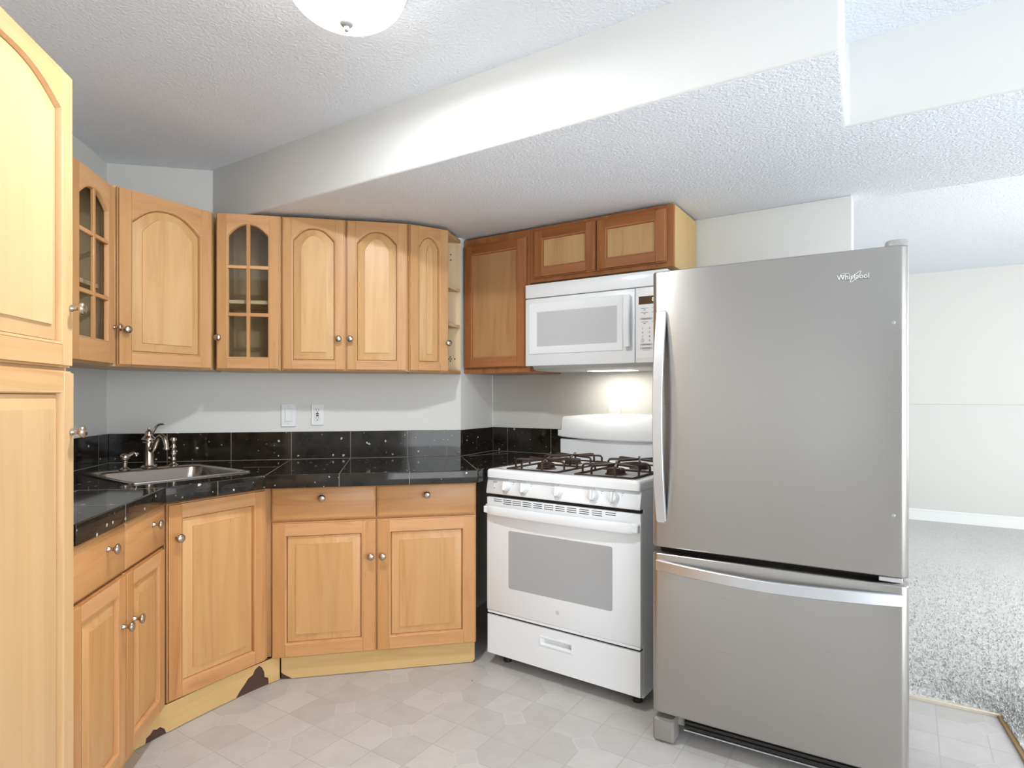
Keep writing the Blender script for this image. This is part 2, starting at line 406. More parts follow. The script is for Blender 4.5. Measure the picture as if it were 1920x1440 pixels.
# the ledge line half way up the far wall
struct(MB().prism([an(-2.7, 7.36), an(6.4, 7.36), an(6.4, 7.335), an(-2.7, 7.335)], 'z', -0.02, 1.178, bev=0.006, seg=2).build('wall_far.001', 'wall_paint'))
bb = MB()
bb.prism([an(-2.7, 7.334), an(6.4, 7.334), an(6.4, 7.318), an(-2.7, 7.318)], 'z', 0, 0.108, bev=0.003)
bb.prism([an(-2.7, 7.334), an(6.4, 7.334), an(6.4, 7.324), an(-2.7, 7.324)], 'z', 0.106, 0.128, bev=0.004)
struct(bb.build('baseboard_far', 'white_trim'))
# ceilings and the lowered beam (its underside runs on over the range wall)
b0 = (-0.891, 3.394); b1 = (1.156, 1.354); b2 = (1.505, 1.743); b3 = (5.2, -1.952)
struct(MB().prism([(-1.49, -2.3), (3.6, -2.3), (5.2, -1.9), (1.56, 1.80), (0.0, 3.0), (-0.2, 3.5), (-1.49, 3.5)], 'z', ZC, ZC+0.08).build('ceiling', 'ceiling_paint'))
beam = MB()
poly = [b0, b1, b2, b3, (6.463, -1.952), (0.60, 3.911), (0.30, 3.60), (0.30, 3.394)]
beam.prism(poly, 'z', ZS, ZC+0.07, m=0, bev=0.012, seg=3)
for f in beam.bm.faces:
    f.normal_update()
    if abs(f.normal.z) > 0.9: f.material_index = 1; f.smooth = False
struct(beam.build('ceiling_beam', ['beam_paint', 'ceiling_paint'], angle=60))
struct(MB().prism([an(-2.8, 3.12), an(6.4, 3.12), an(6.4, 7.46), an(-2.8, 7.46)], 'z', ZL, ZL+0.08).build('ceiling.001', 'ceiling_paint'))
# bare tack edge and metal strip where vinyl meets carpet
def strip(p, q, w, z0, z1, name, mat):
    p, q = Vector(p), Vector(q); d = (q-p).normalized(); s = Vector((-d.y, d.x))*w/2
    struct(MB().prism([tuple(p-s), tuple(q-s), tuple(q+s), tuple(p+s)], 'z', z0, z1, bev=0.002).build(name, mat))
strip((1.95, 2.28), edge_c, 0.014, -0.002, 0.013, 'trim_1', 'edge_strip')
strip(edge_c, (0.10, -0.95), 0.02, -0.002, 0.009, 'trim_2', 'gold_edge')

def carpet():
    me = bpy.data.meshes.new('carpet'); V = []; F = []
    poly = [(2.352, 1.912), (-0.86, -2.2), (6.15, -2.2), an(5.0, 7.318), an(-2.7, 7.318), an(-2.7, 3.19), (2.17, 2.40), (2.11, 2.165)]
    n = len(poly)
    for z in (0.0, 0.014):
        V += [(p[0], p[1], z) for p in poly]
    F.append(tuple(range(n, 2*n)))
    for i in range(n): F.append((i, (i+1) % n, n+(i+1) % n, n+i))
    rnd = random.Random(3)
    def inside(x, y):
        if x+y < 4.262 and (x-2.352)*0.79-(y-1.912)*0.62 < 0: return False
        if x < 2.11 and x+y > 4.0 and y > 1.9: return (x+y) > 4.30 and x > 1.2
        return True
    k = 0
    while k < 26000:
        # closer tufts are denser
        r = rnd.random()**1.6*2.6; ang = rnd.uniform(-0.25, 1.9)
        x = 2.343+r*math.cos(ang)+rnd.uniform(-0.1, 0.1); y = 1.911+r*math.sin(ang)-0.55*rnd.random()
        if not inside(x, y) or x+y < 2.6 or x > 4.2: continue
        if x+y > 4.38 and x < 2.16: continue
        k += 1
        h = rnd.uniform(0.006, 0.014); th = rnd.uniform(0, 2*PI); le = rnd.uniform(-1, 1)*0.010; w = 0.0035
        dx, dy = math.cos(th)*w, math.sin(th)*w; i = len(V)
        lx, ly = rnd.uniform(-1, 1)*0.009, rnd.uniform(-1, 1)*0.009
        V += [(x-dx, y-dy, 0.010), (x+dx, y+dy, 0.010), (x+lx+dx*.5, y+ly+dy*.5, 0.012+h), (x+lx-dx*.5, y+ly-dy*.5, 0.012+h)]
        F.append((i, i+1, i+2, i+3))
    me.from_pydata(V, [], F); me.update(); me.materials.append(MATS['carpet'])
    o = bpy.data.objects.new('carpet', me); COL.objects.link(o); o['kind'] = 'stuff'
    tag(o, 'pale grey shaggy wall to wall carpet in the room beyond the refrigerator', 'carpet')
carpet()
# living room side wall without a window (out of frame on the right)
sw = Matrix.Translation((0, 0, 0))
def side_wall():
    p, q = Vector((6.2, -2.2)), Vector(an(6.4, 7.46)); d = (q-p).normalized(); s = Vector((d.y, -d.x))*0.1
    struct(MB().prism([tuple(p), tuple(q), tuple(q+s), tuple(p+s)], 'z', 0, ZL).build('wall_side', 'wall_paint'))
side_wall()

# ------------------------------------------------------------------ cabinet kit
_kn = MB()
_kn.lathe([(0.0085, 0), (0.0085, 0.003), (0.006, 0.006), (0.0048, 0.012), (0.0065, 0.017), (0.0125, 0.0215), (0.0158, 0.0255), (0.0155, 0.029), (0.011, 0.0325), (0.004, 0.0342), (0, 0.0344)], axis=(0, -1, 0), n=22)
KNOB_MESH = _kn.mesh(['knob_nickel'], 50); KNOB_MESH.name = 'knob'
def knob(parent, x, z, y=-0.0215):
    o = bpy.data.objects.new('knob', KNOB_MESH); COL.objects.link(o); o.parent = parent; o.location = (x, y, z); return o

def opening(w, h, st, rb, rt, rise, d, n=20):
    """outline of a door opening, inset by d: bottom left, bottom right, then along the arch back to the left"""
    x0, x1, z0 = st+d, w-st-d, rb+d
    zs = h-rt-rise-d; xc = (x0+x1)/2; hw = (x1-x0)/2
    pts = [(x0, z0), (x1, z0)]
    if rise <= 0: return pts+[(x1, zs), (x0, zs)]
    for i in range(n+1):
        s = 1-2*i/n
        g = (1-abs(s)**2.4)**1.15
        pts.append((xc+hw*s, zs+rise*g))
    return pts
def panel_door(mb, w, h, st=0.05, rb=0.052, rt=0.05, rise=0.0, x=0.0, z=0.0, glass=False, flat=False, t=0.021, mv=0, mh=1, mp=2, muntins=None, n=20):
    e = 0.005
    T = lambda p, y: Vector((x+p[0], y, z+p[1]))
    o0 = opening(w, h, st, rb, rt, rise, 0.0, n)
    # back rim with routed outer edge
    for (a0, a1, c0, c1) in ((0, st, 0, h), (w-st, w, 0, h), (st, w-st, 0, rb)):
        mb.box(x+a0, x+a1, -0.012, -0.001, z+c0, z+c1, mv if c1 == h else mh, bev=0.0008)
    mb.box(x+e, x+st, -t, -0.012, z+e, z+h-e, mv, bev=0.0012); mb.box(x+w-st, x+w-e, -t, -0.012, z+e, z+h-e, mv, bev=0.0012)
    mb.box(x+st, x+w-st, -t+0.0003, -0.012, z+e, z+rb, mh, bev=0.0010)
    top = o0[2:] if rise > 0 else [o0[2], o0[3]]
    for (yy0, yy1, ee) in ((-t+0.0003, -0.012, e), (-0.012, -0.001, 0)):
        # top rail as quads between the arch and the door top
        lo = [p for p in top]; hi = [(p[0], h-ee) for p in top]
        lp = []
        for i in range(len(lo)):
            lp.append([T(lo[i], yy0), T(hi[i], yy0), T(hi[i], yy1), T(lo[i], yy1)])
        mb.loft(lp, mh, cap0=True, cap1=True, smooth=False)
    # moulded inner edge
    L0 = [T(p, -t) for p in o0]
    L1 = [T(p, -t+0.0012) for p in opening(w, h, st, rb, rt, rise, 0.004, n)]
    L2 = [T(p, -0.0120) for p in opening(w, h, st, rb, rt, rise, 0.0075, n)]
    L2b = [T(p, -0.004) for p in opening(w, h, st, rb, rt, rise, 0.0078, n)]
    mb.loft([L0, L1, L2, L2b], mv, smooth=False)
    if glass:
        if muntins:
            xc = w/2
            zt = h-rt
            mb.box(x+xc-0.009, x+xc+0.009, -t+0.001, -0.006, z+rb, z+zt, mv, bev=0.003)
            for mz in muntins:
                mb.box(x+st, x+w-st, -t+0.0015, -0.006, z+mz-0.009, z+mz+0.009, mh, bev=0.003)
        return
    if flat:
        mb.loft([[T(p, -0.011) for p in opening(w, h, st, rb, rt, rise, 0.004, n)]], mp, cap1=True, smooth=False); return
    bw = 0.036
    P0 = [T(p, -0.0035) for p in opening(w, h, st, rb, rt, rise, 0.0085, n)]
    P1 = [T(p, -0.0080) for p in opening(w, h, st, rb, rt, rise, 0.0098, n)]
    P2 = [T(p, -0.0163) for p in opening(w, h, st, rb, rt, rise*0.96, 0.008+bw, n)]
    P3 = [T(p, -0.0198) for p in opening(w, h, st, rb, rt, rise*0.96, 0.0085+bw, n)]
    mb.loft([P0, P1, P2, P3], mp, cap1=True, fan=True, smooth=False)
def drawer_front(mb, w, h, x=0.0, z=0.0, m=0, t=0.021):
    def rc(i, y): return [Vector((x+i, y, z+i)), Vector((x+w-i, y, z+i)), Vector((x+w-i, y, z+h-i)), Vector((x+i, y, z+h-i))]
    mb.loft([rc(0, -0.001), rc(0, -0.013), rc(0.009, -t+0.001), rc(0.011, -t)], m, cap0=True, cap1=True, smooth=False)
def door(parent, name, x, z, w, h, kx=None, kz=None, mats=('maple_frame', 'maple_cross', 'maple'), **kw):
    mb = MB(); panel_door(mb, w, h, **kw)
    o = mb.build(name, list(mats), parent, (x, 0, z))
    if kx is not None: knob(o, kx, kz)
    return o
def drawer(parent, x, z, w, h, kx, kz, mat='maple_deep_cross'):
    mb = MB(); drawer_front(mb, w, h)
    o = mb.build('drawer', [mat], parent, (x, 0, z)); knob(o, kx, kz); return o
def glass_pane(dr, w, h, st, rb, rt, rise):
    mb = MB(); o = opening(w, h, st, rb, rt, rise, -0.003)
    mb.loft([[Vector((p[0], -0.0055, p[1])) for p in o], [Vector((p[0], -0.0025, p[1])) for p in o]], 0, cap0=True, cap1=True, smooth=False)
    return mb.build('glass_pane', 'clear_glass', dr)
def solid_body(parent, w, d, z0, z1, mat='maple_frame', x0=0.0):
    return MB().box(x0, x0+w, 0.0, d, z0, z1, 0, bev=0.0015).build('cabinet_body', mat, parent)
def open_body(parent, w, d, z0, z1, shelves, name='cabinet_body'):
    mb = MB(); t = 0.016
    mb.box(0, t, 0.018, d, z0, z1, 0); mb.box(w-t, w, 0.018, d, z0, z1, 0)
    mb.box(t, w-t, 0.018, d, z0, z0+t, 0); mb.box(t, w-t, 0.018, d, z1-t, z1, 0)
    mb.box(t, w-t, d-0.008, d, z0+t, z1-t, 2)
    mb.box(t, t+0.003, 0.018, d-0.008, z0+t, z1-t, 2); mb.box(w-t-0.003, w-t, 0.018, d-0.008, z0+t, z1-t, 2)
    for (a, b_, c0, c1) in ((0, 0.035, z0, z1), (w-0.035, w, z0, z1), (0.035, w-0.035, z0, z0+0.035), (0.035, w-0.035, z1-0.035, z1)):
        mb.box(a, b_, 0.0, 0.018, c0, c1, 1, bev=0.001)
    o = mb.build(name, ['maple', 'maple', 'interior'], parent)
    for sz in shelves: MB().box(t+0.004, w-t-0.004, 0.03, d-0.01, sz-0.009, sz+0.009, 0, bev=0.001).build('shelf', 'pale_shelf', parent)
    return o

UZ0, UZ1 = 1.378, 2.134
# ---- pantry, facing +x ; local x runs along +y, local y into the left wall
HALF = PI/2
PY0, PY1 = 1.225, 1.752
pw = PY1-PY0
t_ = thing('pantry_cabinet', 'tall pale maple pantry cabinet filling the left edge, one arched door above a square one', 'cabinet', (-0.787-0.021, PY0, 0), HALF)
MB().box(0, pw, 0, 0.555, 0.10, 2.072, 0, bev=0.0015).box(0.004, pw-0.004, 0.05, 0.55, 0.0, 0.10, 0).build('cabinet_body', 'maple_pale', t_)
pdm = ('maple_pale_frame', 'maple_pale_cross', 'maple_pale')
DEEP = ('maple_deep_frame', 'maple_deep_cross', 'maple_deep')
door(t_, 'door', 0.003, 1.323, pw-0.012, 0.744, pw-0.026, 0.152, pdm, rise=0.052, st=0.052, rb=0.057, rt=0.045)
door(t_, 'door', 0.003, 0.115, pw-0.006, 1.20, pw-0.024, 1.045, pdm, st=0.052, rt=0.05)
# ---- left base cabinet
B0 = 1.762; BW = 2.446-B0
t_ = thing('base_cabinet', 'maple base cabinet between the pantry and the corner sink cabinet, two drawers over two doors', 'cabinet', (-0.80-0.021, B0, 0), HALF, 'maple base cabinets')
solid_body(t_, BW-0.004, 0.55, 0.105, 0.858, 'maple_deep_frame')
hw = (BW-0.008)/2
drawer(t_, 0.0, 0.703, hw-0.002, 0.152, 0.205, 0.10); drawer(t_, hw+0.002, 0.703, hw-0.002, 0.152, 0.215, 0.10)
door(t_, 'door', 0.0, 0.105, hw-0.0015, 0.590, hw-0.03, 0.432, DEEP, st=0.052, rb=0.05, rt=0.05)
door(t_, 'door', hw+0.0015, 0.105, hw-0.0015, 0.590, 0.05, 0.428, DEEP, st=0.052, rb=0.05, rt=0.05)
MB().box(0.0, BW-0.07, 0.05, 0.068, 0.0, 0.104, 0).build('toe_kick', 'veneer', t_)
# ---- corner sink cabinet
c0, c1 = Vector((-0.80, 2.446)), Vector((-0.498, 2.781)); dv = c1-c0; DW = dv.length; DA = math.atan2(dv.y, dv.x)
nrm = Vector((-math.sin(DA), math.cos(DA)))
org = c0+nrm*0.021
t_ = thing('sink_cabinet', 'maple corner base cabinet under the sink with one wide door and a torn kick board', 'cabinet', (org.x, org.y, 0), DA, 'maple base cabinets')
MB().box(0.004, DW+0.004, 0.0, 0.018, 0.105, 0.858, 0, bev=0.001).box(0.004, DW-0.02, 0.018, 0.48, 0.105, 0.62, 0).build('cabinet_body', 'maple_deep_frame', t_)
door(t_, 'door', 0.006, 0.108, DW-0.022, 0.742, 0.035, 0.612, DEEP, st=0.055, rb=0.055, rt=0.055)
def kick(parent, path, m_inv, h, notches, name='toe_kick', back='kick_board', skirt=()):
    """path: world points of the veneer front; notches: (s0, s1, [(s, z)...]) torn areas"""
    P = [Vector(p) for p in path]; seg = [0]
    for i in range(1, len(P)): seg.append(seg[-1]+(P[i]-P[i-1]).length)
    LT_ = seg[-1]
    def at(s):
        s = min(max(s, 0), LT_)
        for i in range(1, len(P)):
            if s <= seg[i]+1e-9:
                k = (s-seg[i-1])/(seg[i]-seg[i-1]); d = (P[i]-P[i-1]).normalized(); return P[i-1].lerp(P[i], k), Vector((-d.y, d.x))
    def zb(s):
        for pts in notches:
            if pts[0][0] <= s <= pts[-1][0]:
                for i in range(1, len(pts)):
                    if s <= pts[i][0]:
                        k = (s-pts[i-1][0])/max(1e-6, pts[i][0]-pts[i-1][0]); return pts[i-1][1]+k*(pts[i][1]-pts[i-1][1])
        return 0.003
    ss = sorted(set([LT_*i/60 for i in range(61)]+[p[0] for q in notches for p in q]))
    A, B = [], []
    for s in ss:
        p, nn = at(s); z = min(zb(s), h-0.002)
        f0 = p; f1 = p+nn*0.0045; g0 = p+nn*0.005; g1 = p+nn*0.016
        A.append([m_inv @ Vector((f0.x, f0.y, z)), m_inv @ Vector((f0.x, f0.y, h)), m_inv @ Vector((f1.x, f1.y, h)), m_inv @ Vector((f1.x, f1.y, z))])
        B.append([m_inv @ Vector((g0.x, g0.y, 0)), m_inv @ Vector((g0.x, g0.y, h)), m_inv @ Vector((g1.x, g1.y, h)), m_inv @ Vector((g1.x, g1.y, 0))])
    v = MB().loft(A, 0, cap0=True, cap1=True, smooth=False).build(name, 'veneer', parent)
    k = MB().loft(B, 0, cap0=True, cap1=True, smooth=False).build(back, 'brown_board', parent)
    k['label'] = 'brown backing board where the kick veneer is torn'
    return v
minv = (Matrix.Translation((org.x, org.y, 0)) @ Matrix.Rotation(DA, 4, 'Z')).inverted()
path = []
q0, q1, q2 = Vector((-0.885, 2.335)), Vector((-0.665, 2.640)), Vector((-0.462, 2.813))
for i in range(13):
    u = i/12; path.append(q0*(1-u)**2+q1*2*u*(1-u)+q2*u*u)
plen = sum((path[i]-path[i-1]).length for i in range(1, 13))
kick(t_, path, minv, 0.107, [[(0.062, 0.003), (0.066, 0.022), (0.08, 0.028), (0.092, 0.040), (0.105, 0.034), (0.118, 0.037), (0.135, 0.022), (0.142, 0.003)],
    [(plen-0.205, 0.003), (plen-0.19, 0.022), (plen-0.165, 0.045), (plen-0.150, 0.062), (plen-0.128, 0.070), (plen-0.118, 0.088), (plen-0.098, 0.098), (plen-0.085, 0.086), (plen-0.074, 0.062), (plen-0.072, 0.040), (plen-0.055, 0.030), (plen-0.052, 0.003)]])
# ---- right base cabinet
t_ = thing('base_cabinet', 'maple base cabinet left of the stove, two drawers over two doors', 'cabinet', (-0.498, 2.781+0.021, 0), 0, 'maple base cabinets')
RW = 0.909
MB().box(0.004, RW, 0.0, 0.56, 0.105, 0.858, 0, bev=0.0015).build('cabinet_body', 'maple_deep_frame', t_)
MB().box(-0.024, 0.002, 0.004, 0.022, 0.108, 0.858, 0, bev=0.001).build('filler_strip', 'maple_frame', t_)
drawer(t_, 0.006, 0.707, 0.444, 0.148, 0.213, 0.098); drawer(t_, 0.454, 0.707, 0.452, 0.148, 0.224, 0.098)
door(t_, 'door', 0.006, 0.105, 0.444, 0.594, 0.422, 0.432, DEEP, st=0.057, rb=0.058, rt=0.055)
door(t_, 'door', 0.454, 0.105, 0.452, 0.594, 0.026, 0.430, DEEP, st=0.057, rb=0.058, rt=0.055)
mi = Matrix.Translation((-0.498, 2.802, 0)).inverted()
kick(t_, [(-0.456, 2.812), (-0.1, 2.813), (0.406, 2.814)], mi, 0.104, [[(0.0, 0.034), (0.008, 0.026), (0.02, 0.018), (0.03, 0.012), (0.045, 0.003)], [(0.847, 0.003), (0.855, 0.006), (0.862, 0.014)]])

# ---- wall cabinets
# left wall glass cabinet
UL0 = 2.425; ULW = 2.775-UL0
t_ = thing('wall_cabinet', 'glass fronted maple wall cabinet next to the pantry', 'cabinet', (-1.10-0.021, UL0, 0), HALF, 'maple wall cabinets')
open_body(t_, ULW, 0.255, UZ0, UZ1-0.012, [1.70])
o = door(t_, 'door', 0.0, UZ0+0.004, ULW, UZ1-UZ0-0.02, 0.335, 0.155, glass=True, muntins=(0.265, 0.492), st=0.053, rb=0.09, rt=0.062, rise=0.05)
glass_pane(o, ULW, UZ1-UZ0-0.02, 0.053, 0.09, 0.062, 0.05)
# corner cabinet
c0, c1 = Vector((-1.10, 2.782)), Vector((-0.803, 3.10)); dv = c1-c0; DW2 = dv.length; DA2 = math.atan2(dv.y, dv.x)
nr2 = Vector((-math.sin(DA2), math.cos(DA2))); og = c0+nr2*0.021
t_ = thing('wall_cabinet', 'maple corner wall cabinet with one wide arched solid door above the sink', 'cabinet', (og.x, og.y, 0), DA2, 'maple wall cabinets')
MB().prism([(0.0, 0.0), (DW2, 0.0), (DW2+0.17, 0.185), (DW2/2+0.02, 0.40), (DW2/2-0.02, 0.40), (-0.17, 0.185)], 'z', UZ0, UZ1, bev=0.001).build('cabinet_body', 'maple', t_)
door(t_, 'door', 0.008, UZ0+0.004, DW2-0.02, UZ1-UZ0-0.008, 0.028, 0.150, rise=0.075, st=0.054, rb=0.056, rt=0.052)
# glass cabinet on the back wall
YB = 3.10; UD = 3.392-YB-0.021
t_ = thing('wall_cabinet', 'glass fronted maple wall cabinet on the back wall beside the twin arched doors', 'cabinet', (-0.802, YB+0.021, 0), 0, 'maple wall cabinets')
open_body(t_, 0.2965, UD, UZ0, UZ1, [1.715])
o = door(t_, 'door', 0.004, UZ0+0.004, 0.288, UZ1-UZ0-0.006, 0.014, 0.150, glass=True, muntins=(0.265, 0.494), st=0.048, rb=0.055, rt=0.045, rise=0.052)
glass_pane(o, 0.288, UZ1-UZ0-0.006, 0.048, 0.055, 0.045, 0.052)
# twin door cabinet
t_ = thing('wall_cabinet', 'maple wall cabinet with twin arched solid doors on the back wall', 'cabinet', (-0.504, YB+0.021, 0), 0, 'maple wall cabinets')
solid_body(t_, 0.612, UD, UZ0, UZ1)
door(t_, 'door', 0.004, UZ0+0.004, 0.297, UZ1-UZ0-0.006, 0.267, 0.155, rise=0.060, st=0.045, rb=0.045, rt=0.046)
door(t_, 'door', 0.308, UZ0+0.004, 0.297, UZ1-UZ0-0.006, 0.019, 0.156, rise=0.060, st=0.045, rb=0.045, rt=0.046)
# angled end cabinet with open shelves
pa, pb, pc = Vector((0.1116, 3.10)), Vector((0.326, 3.178)), Vector((0.4085, 3.392)); dv = pb-pa; EA = math.atan2(dv.y, dv.x); EW = dv.length
n3 = Vector((-math.sin(EA), math.cos(EA))); og = pa+n3*0.021
t_ = thing('wall_cabinet', 'angled end wall cabinet with a narrow arched door and open end shelves', 'cabinet', (og.x, og.y, 0), EA, 'maple wall cabinets')
me_ = (Matrix.Translation((og.x, og.y, 0)) @ Matrix.Rotation(EA, 4, 'Z')).inverted()
def loc2(p): v = me_ @ Vector((p[0], p[1], 0)); return (v.x, v.y)
backp = [loc2((0.112, 3.121)), loc2((0.112, 3.392)), loc2((0.4085, 3.392))]
foot = [(0.0, 0.0), (EW-0.004, 0.0), loc2((0.4085, 3.385)), backp[2], backp[1], backp[0]]
mb = MB()
for z0, z1 in ((UZ0, UZ0+0.018), (UZ1-0.018, UZ1)): mb.prism(foot, 'z', z0, z1, 0, bev=0.001)
mb.prism([backp[0], backp[1], loc2((0.125, 3.392)), loc2((0.125, 3.121))], 'z', UZ0+0.018, UZ1-0.018, 1)
mb.prism([loc2((0.125, 3.384)), loc2((0.125, 3.392)), backp[2], loc2((0.4085, 3.384))], 'z', UZ0+0.018, UZ1-0.018, 1)
mb.box(0.0, EW-0.004, 0.0, 0.016, UZ0+0.018, UZ1-0.018, 0)
mb.build('cabinet_body', ['maple', 'pale_shelf'], t_)
for sz in (1.645, 1.850):
    MB().prism([(0.02, 0.018), (EW-0.006, 0.018), loc2((0.404, 3.382)), loc2((0.127, 3.382)), loc2((0.127, 3.15))], 'z', sz-0.009, sz+0.009, 0, bev=0.001).build('shelf', 'pale_shelf', t_)
mb = MB()
wallp = me_ @ Vector((0.36, 3.3835, 0))
for (dx, z) in ((-0.022, 2.05), (-0.022, 2.02), (-0.025, 1.475), (-0.032, 1.464), (-0.02, 1.464), (-0.024, 1.452), (0.0, 1.464)):
    MB().lathe([(0.004, 0), (0.004, 0.0006)], c=me_ @ Vector((0.375+dx, 3.3838, z)), axis=me_.to_3x3() @ Vector((0, -1, 0)), n=8).build('peg_hole', 'dark_void', t_)
door(t_, 'door', 0.002, UZ0+0.004, EW-0.006, UZ1-UZ0-0.006, EW-0.018, 0.150, rise=0.052, st=0.05, rb=0.045, rt=0.050)

# ---- darker cabinets on the range wall (local x along the wall, local y into it)
W45 = -PI/4
p = an(-2.108, 2.70+0.021)
t_ = thing('wall_cabinet', 'dark reddish wall cabinet with one flat panel door left of the microwave', 'cabinet', (*p, 0), W45, 'reddish wall cabinets')
MB().box(0.0, 0.437, 0.0, 0.348, 1.383, UZ1+0.006, 0, bev=0.0015).build('cabinet_body', 'cherry', t_)
mb = MB(); panel_door(mb, 0.410, 0.690, st=0.052, rb=0.055, rt=0.052, flat=True, mp=2)
mb.build('door', ['cherry', 'cherry_cross', 'cherry_panel'], t_, (0.012, 0, 1.410))
p = an(-1.669, 2.70+0.021)
t_ = thing('wall_cabinet', 'dark reddish wall cabinet above the microwave with two pale panel doors', 'cabinet', (*p, 0), W45, 'reddish wall cabinets')
mb = MB().box(0.0, 0.775, 0.0, 0.018, 1.852, UZ1+0.006, 0, bev=0.001).box(0.0, 0.775, 0.018, 0.348, 1.852, UZ1+0.006, 1, bev=0.001)
mb.build('cabinet_body', ['cherry', 'ply_side'], t_)
for dx, dw in ((0.034, 0.352), (0.392, 0.352)):
    mb = MB(); panel_door(mb, dw, 0.250, st=0.050, rb=0.050, rt=0.048, flat=True, mp=2)
    mb.build('door', ['cherry', 'cherry_cross', 'birch_panel'], t_, (dx, 0, 1.872))

# ------------------------------------------------------------------ countertop, backsplash
ZT = 0.918; NZ = 0.862
t_ = thing('countertop', 'black speckled granite tile countertop running from the pantry round to the stove', 'countertop', (0, 0, 0))
sl = Vector((0.4626, 2.774)); sdir = Vector((math.cos(-0.8177), math.sin(-0.8177))); sn = Vector((-sdir.y, sdir.x))
sa_ = sl-sdir*0.006
stove_back = sa_+sn*0.84
outline = [(-0.790, 1.756), (-0.790, 2.405), (-0.502, 2.700), (0.404, 2.700), (sa_.x-0.004, sa_.y+0.012), tuple(stove_back-sdir*0.0), (0.640, 3.697), (0.409, 3.390), (-1.381, 3.390), (-1.381, 1.756)]
# sink opening
SW = 0.712
sw_ = Vector((math.cos(SW), math.sin(SW))); sf_ = Vector((math.sin(SW), -math.cos(SW)))
SCN = Vector((-0.938, 2.879)); SHW, SHD = 0.248, 0.268
def spt(a, b): q = SCN+sw_*a+sf_*b; return (q.x, q.y)
hole = [spt(-SHW+0.02, -SHD+0.03), spt(SHW-0.02, -SHD+0.03), spt(SHW-0.02, SHD-0.02), spt(-SHW+0.02, SHD-0.02)]
def slab_with_hole(outer, inner, z0, z1):
    from mathutils.geometry import tessellate_polygon
    b = bmesh.new()
    tris = tessellate_polygon([[Vector((*p, 0)) for p in outer], [Vector((*p, 0)) for p in inner]])
    pts = outer+inner
    top = [b.verts.new((*p, z1)) for p in pts]; bot = [b.verts.new((*p, z0)) for p in pts]
    for tr in tris:
        b.faces.new([top[i] for i in tr]); b.faces.new([bot[i] for i in tr[::-1]])
    for base, ring in ((0, outer), (len(outer), inner)):
        k = len(ring)
        for i in range(k):
            j = (i+1) % k; b.faces.new((top[base+i], top[base+j], bot[base+j], bot[base+i]))
    bmesh.ops.recalc_face_normals(b, faces=b.faces[:]); return b
mb = MB(); mb._take(slab_with_hole(outline, hole, NZ+0.012, ZT), 0, False)
def gline(p, q, w=0.0022, z=ZT):
    p, q = Vector(p), Vector(q); d = (q-p).normalized(); s = Vector((-d.y, d.x))*w/2
    mb.prism([tuple(p-s), tuple(q-s), tuple(q+s), tuple(p+s)], 'z', z-0.001, z+0.0004, 1)
gline((-0.502, 2.700), (-0.4976, 3.375)); gline((-0.2006, 2.70), (-0.1925, 3.375)); gline((0.0995, 2.70), (0.113, 3.375)); gline((0.404, 2.70), (0.409, 3.38))
gline((0.409, 3.38), (0.70, 3.47)); gline((inner[0]+0.12*S2, inner[1]-0.12*S2), (inner[0]+0.12*S2-0.40*S2, inner[1]-0.12*S2-0.40*S2))
gline((-0.790, 2.06), (-1.37, 2.06)); gline((-1.07, 1.80), (-1.07, 2.40)); gline((-0.790, 2.405), (-1.37, 2.405)); gline((-0.66, 3.03), (-0.4976, 3.03))
mb.build('counter_slab', ['granite', 'grout'], t_)
# front edge tiles
def nose(p, q, joints, nm='edge_tile'):
    e = MB(); p, q = Vector(p), Vector(q); d = (q-p).normalized(); nn = Vector((-d.y, d.x))
    e.prism([tuple(p-nn*0.004), tuple(q-nn*0.004), tuple(q+nn*0.008), tuple(p+nn*0.008)], 'z', NZ, ZT+0.0012, 0, bev=0.003, seg=2)
    for s in joints:
        c = p+d*s
        e.prism([tuple(c-nn*0.0044-d*0.0011), tuple(c-nn*0.0044+d*0.0011), tuple(c+nn*0.002+d*0.0011), tuple(c+nn*0.002-d*0.0011)], 'z', NZ+0.001, ZT+0.0016, 1)
    return e.build(nm, ['granite', 'grout'], t_)
nose((-0.790, 1.756), (-0.790, 2.405), [0.30]); nose((-0.790, 2.405), (-0.502, 2.700), [0.2]); nose((-0.502, 2.700), (0.404, 2.700), [0.3014, 0.6015]); nose((0.404, 2.700), (sa_.x-0.004, sa_.y+0.012), [])
# backsplash
mb = MB(); ZB = 1.0645
def bs(p, q, joints, flip=1):
    p, q = Vector(p), Vector(q); d = (q-p).normalized(); nn = Vector((d.y, -d.x))
    mb.prism([tuple(p), tuple(q), tuple(q+nn*0.011), tuple(p+nn*0.011)], 'z', ZT+0.001, ZB, 0, bev=0.0015)
    for s in joints:
        c = p+d*s
        mb.prism([tuple(c-d*0.0011), tuple(c+d*0.0011), tuple(c+d*0.0011+nn*0.0116), tuple(c-d*0.0011+nn*0.0116)], 'z', ZT+0.002, ZB-0.001, 1)
    g0, g1 = p+nn*0.011, q+nn*0.0125
    mb.prism([tuple(p+nn*0.0105), tuple(q+nn*0.0105), tuple(q+nn*0.013), tuple(p+nn*0.013)], 'z', ZT+0.0005, ZT+0.0018, 1)
bs((-1.382, 1.757), (-1.382, 3.393), [0.3, 0.605, 0.91, 1.215, 1.52])
bs((-1.371, 3.393), (0.410, 3.393), [0.27, 0.575, 0.874, 1.179, 1.484, 1.7])
bs((0.411, 3.394), (0.645, 3.702), [])
bs(inner, (inner[0]+0.54*S2, inner[1]-0.54*S2), [0.012, 0.12, 0.425])
tag(mb.build('backsplash', ['granite', 'grout']), 'low black granite tile backsplash along the walls behind the counter', 'backsplash')

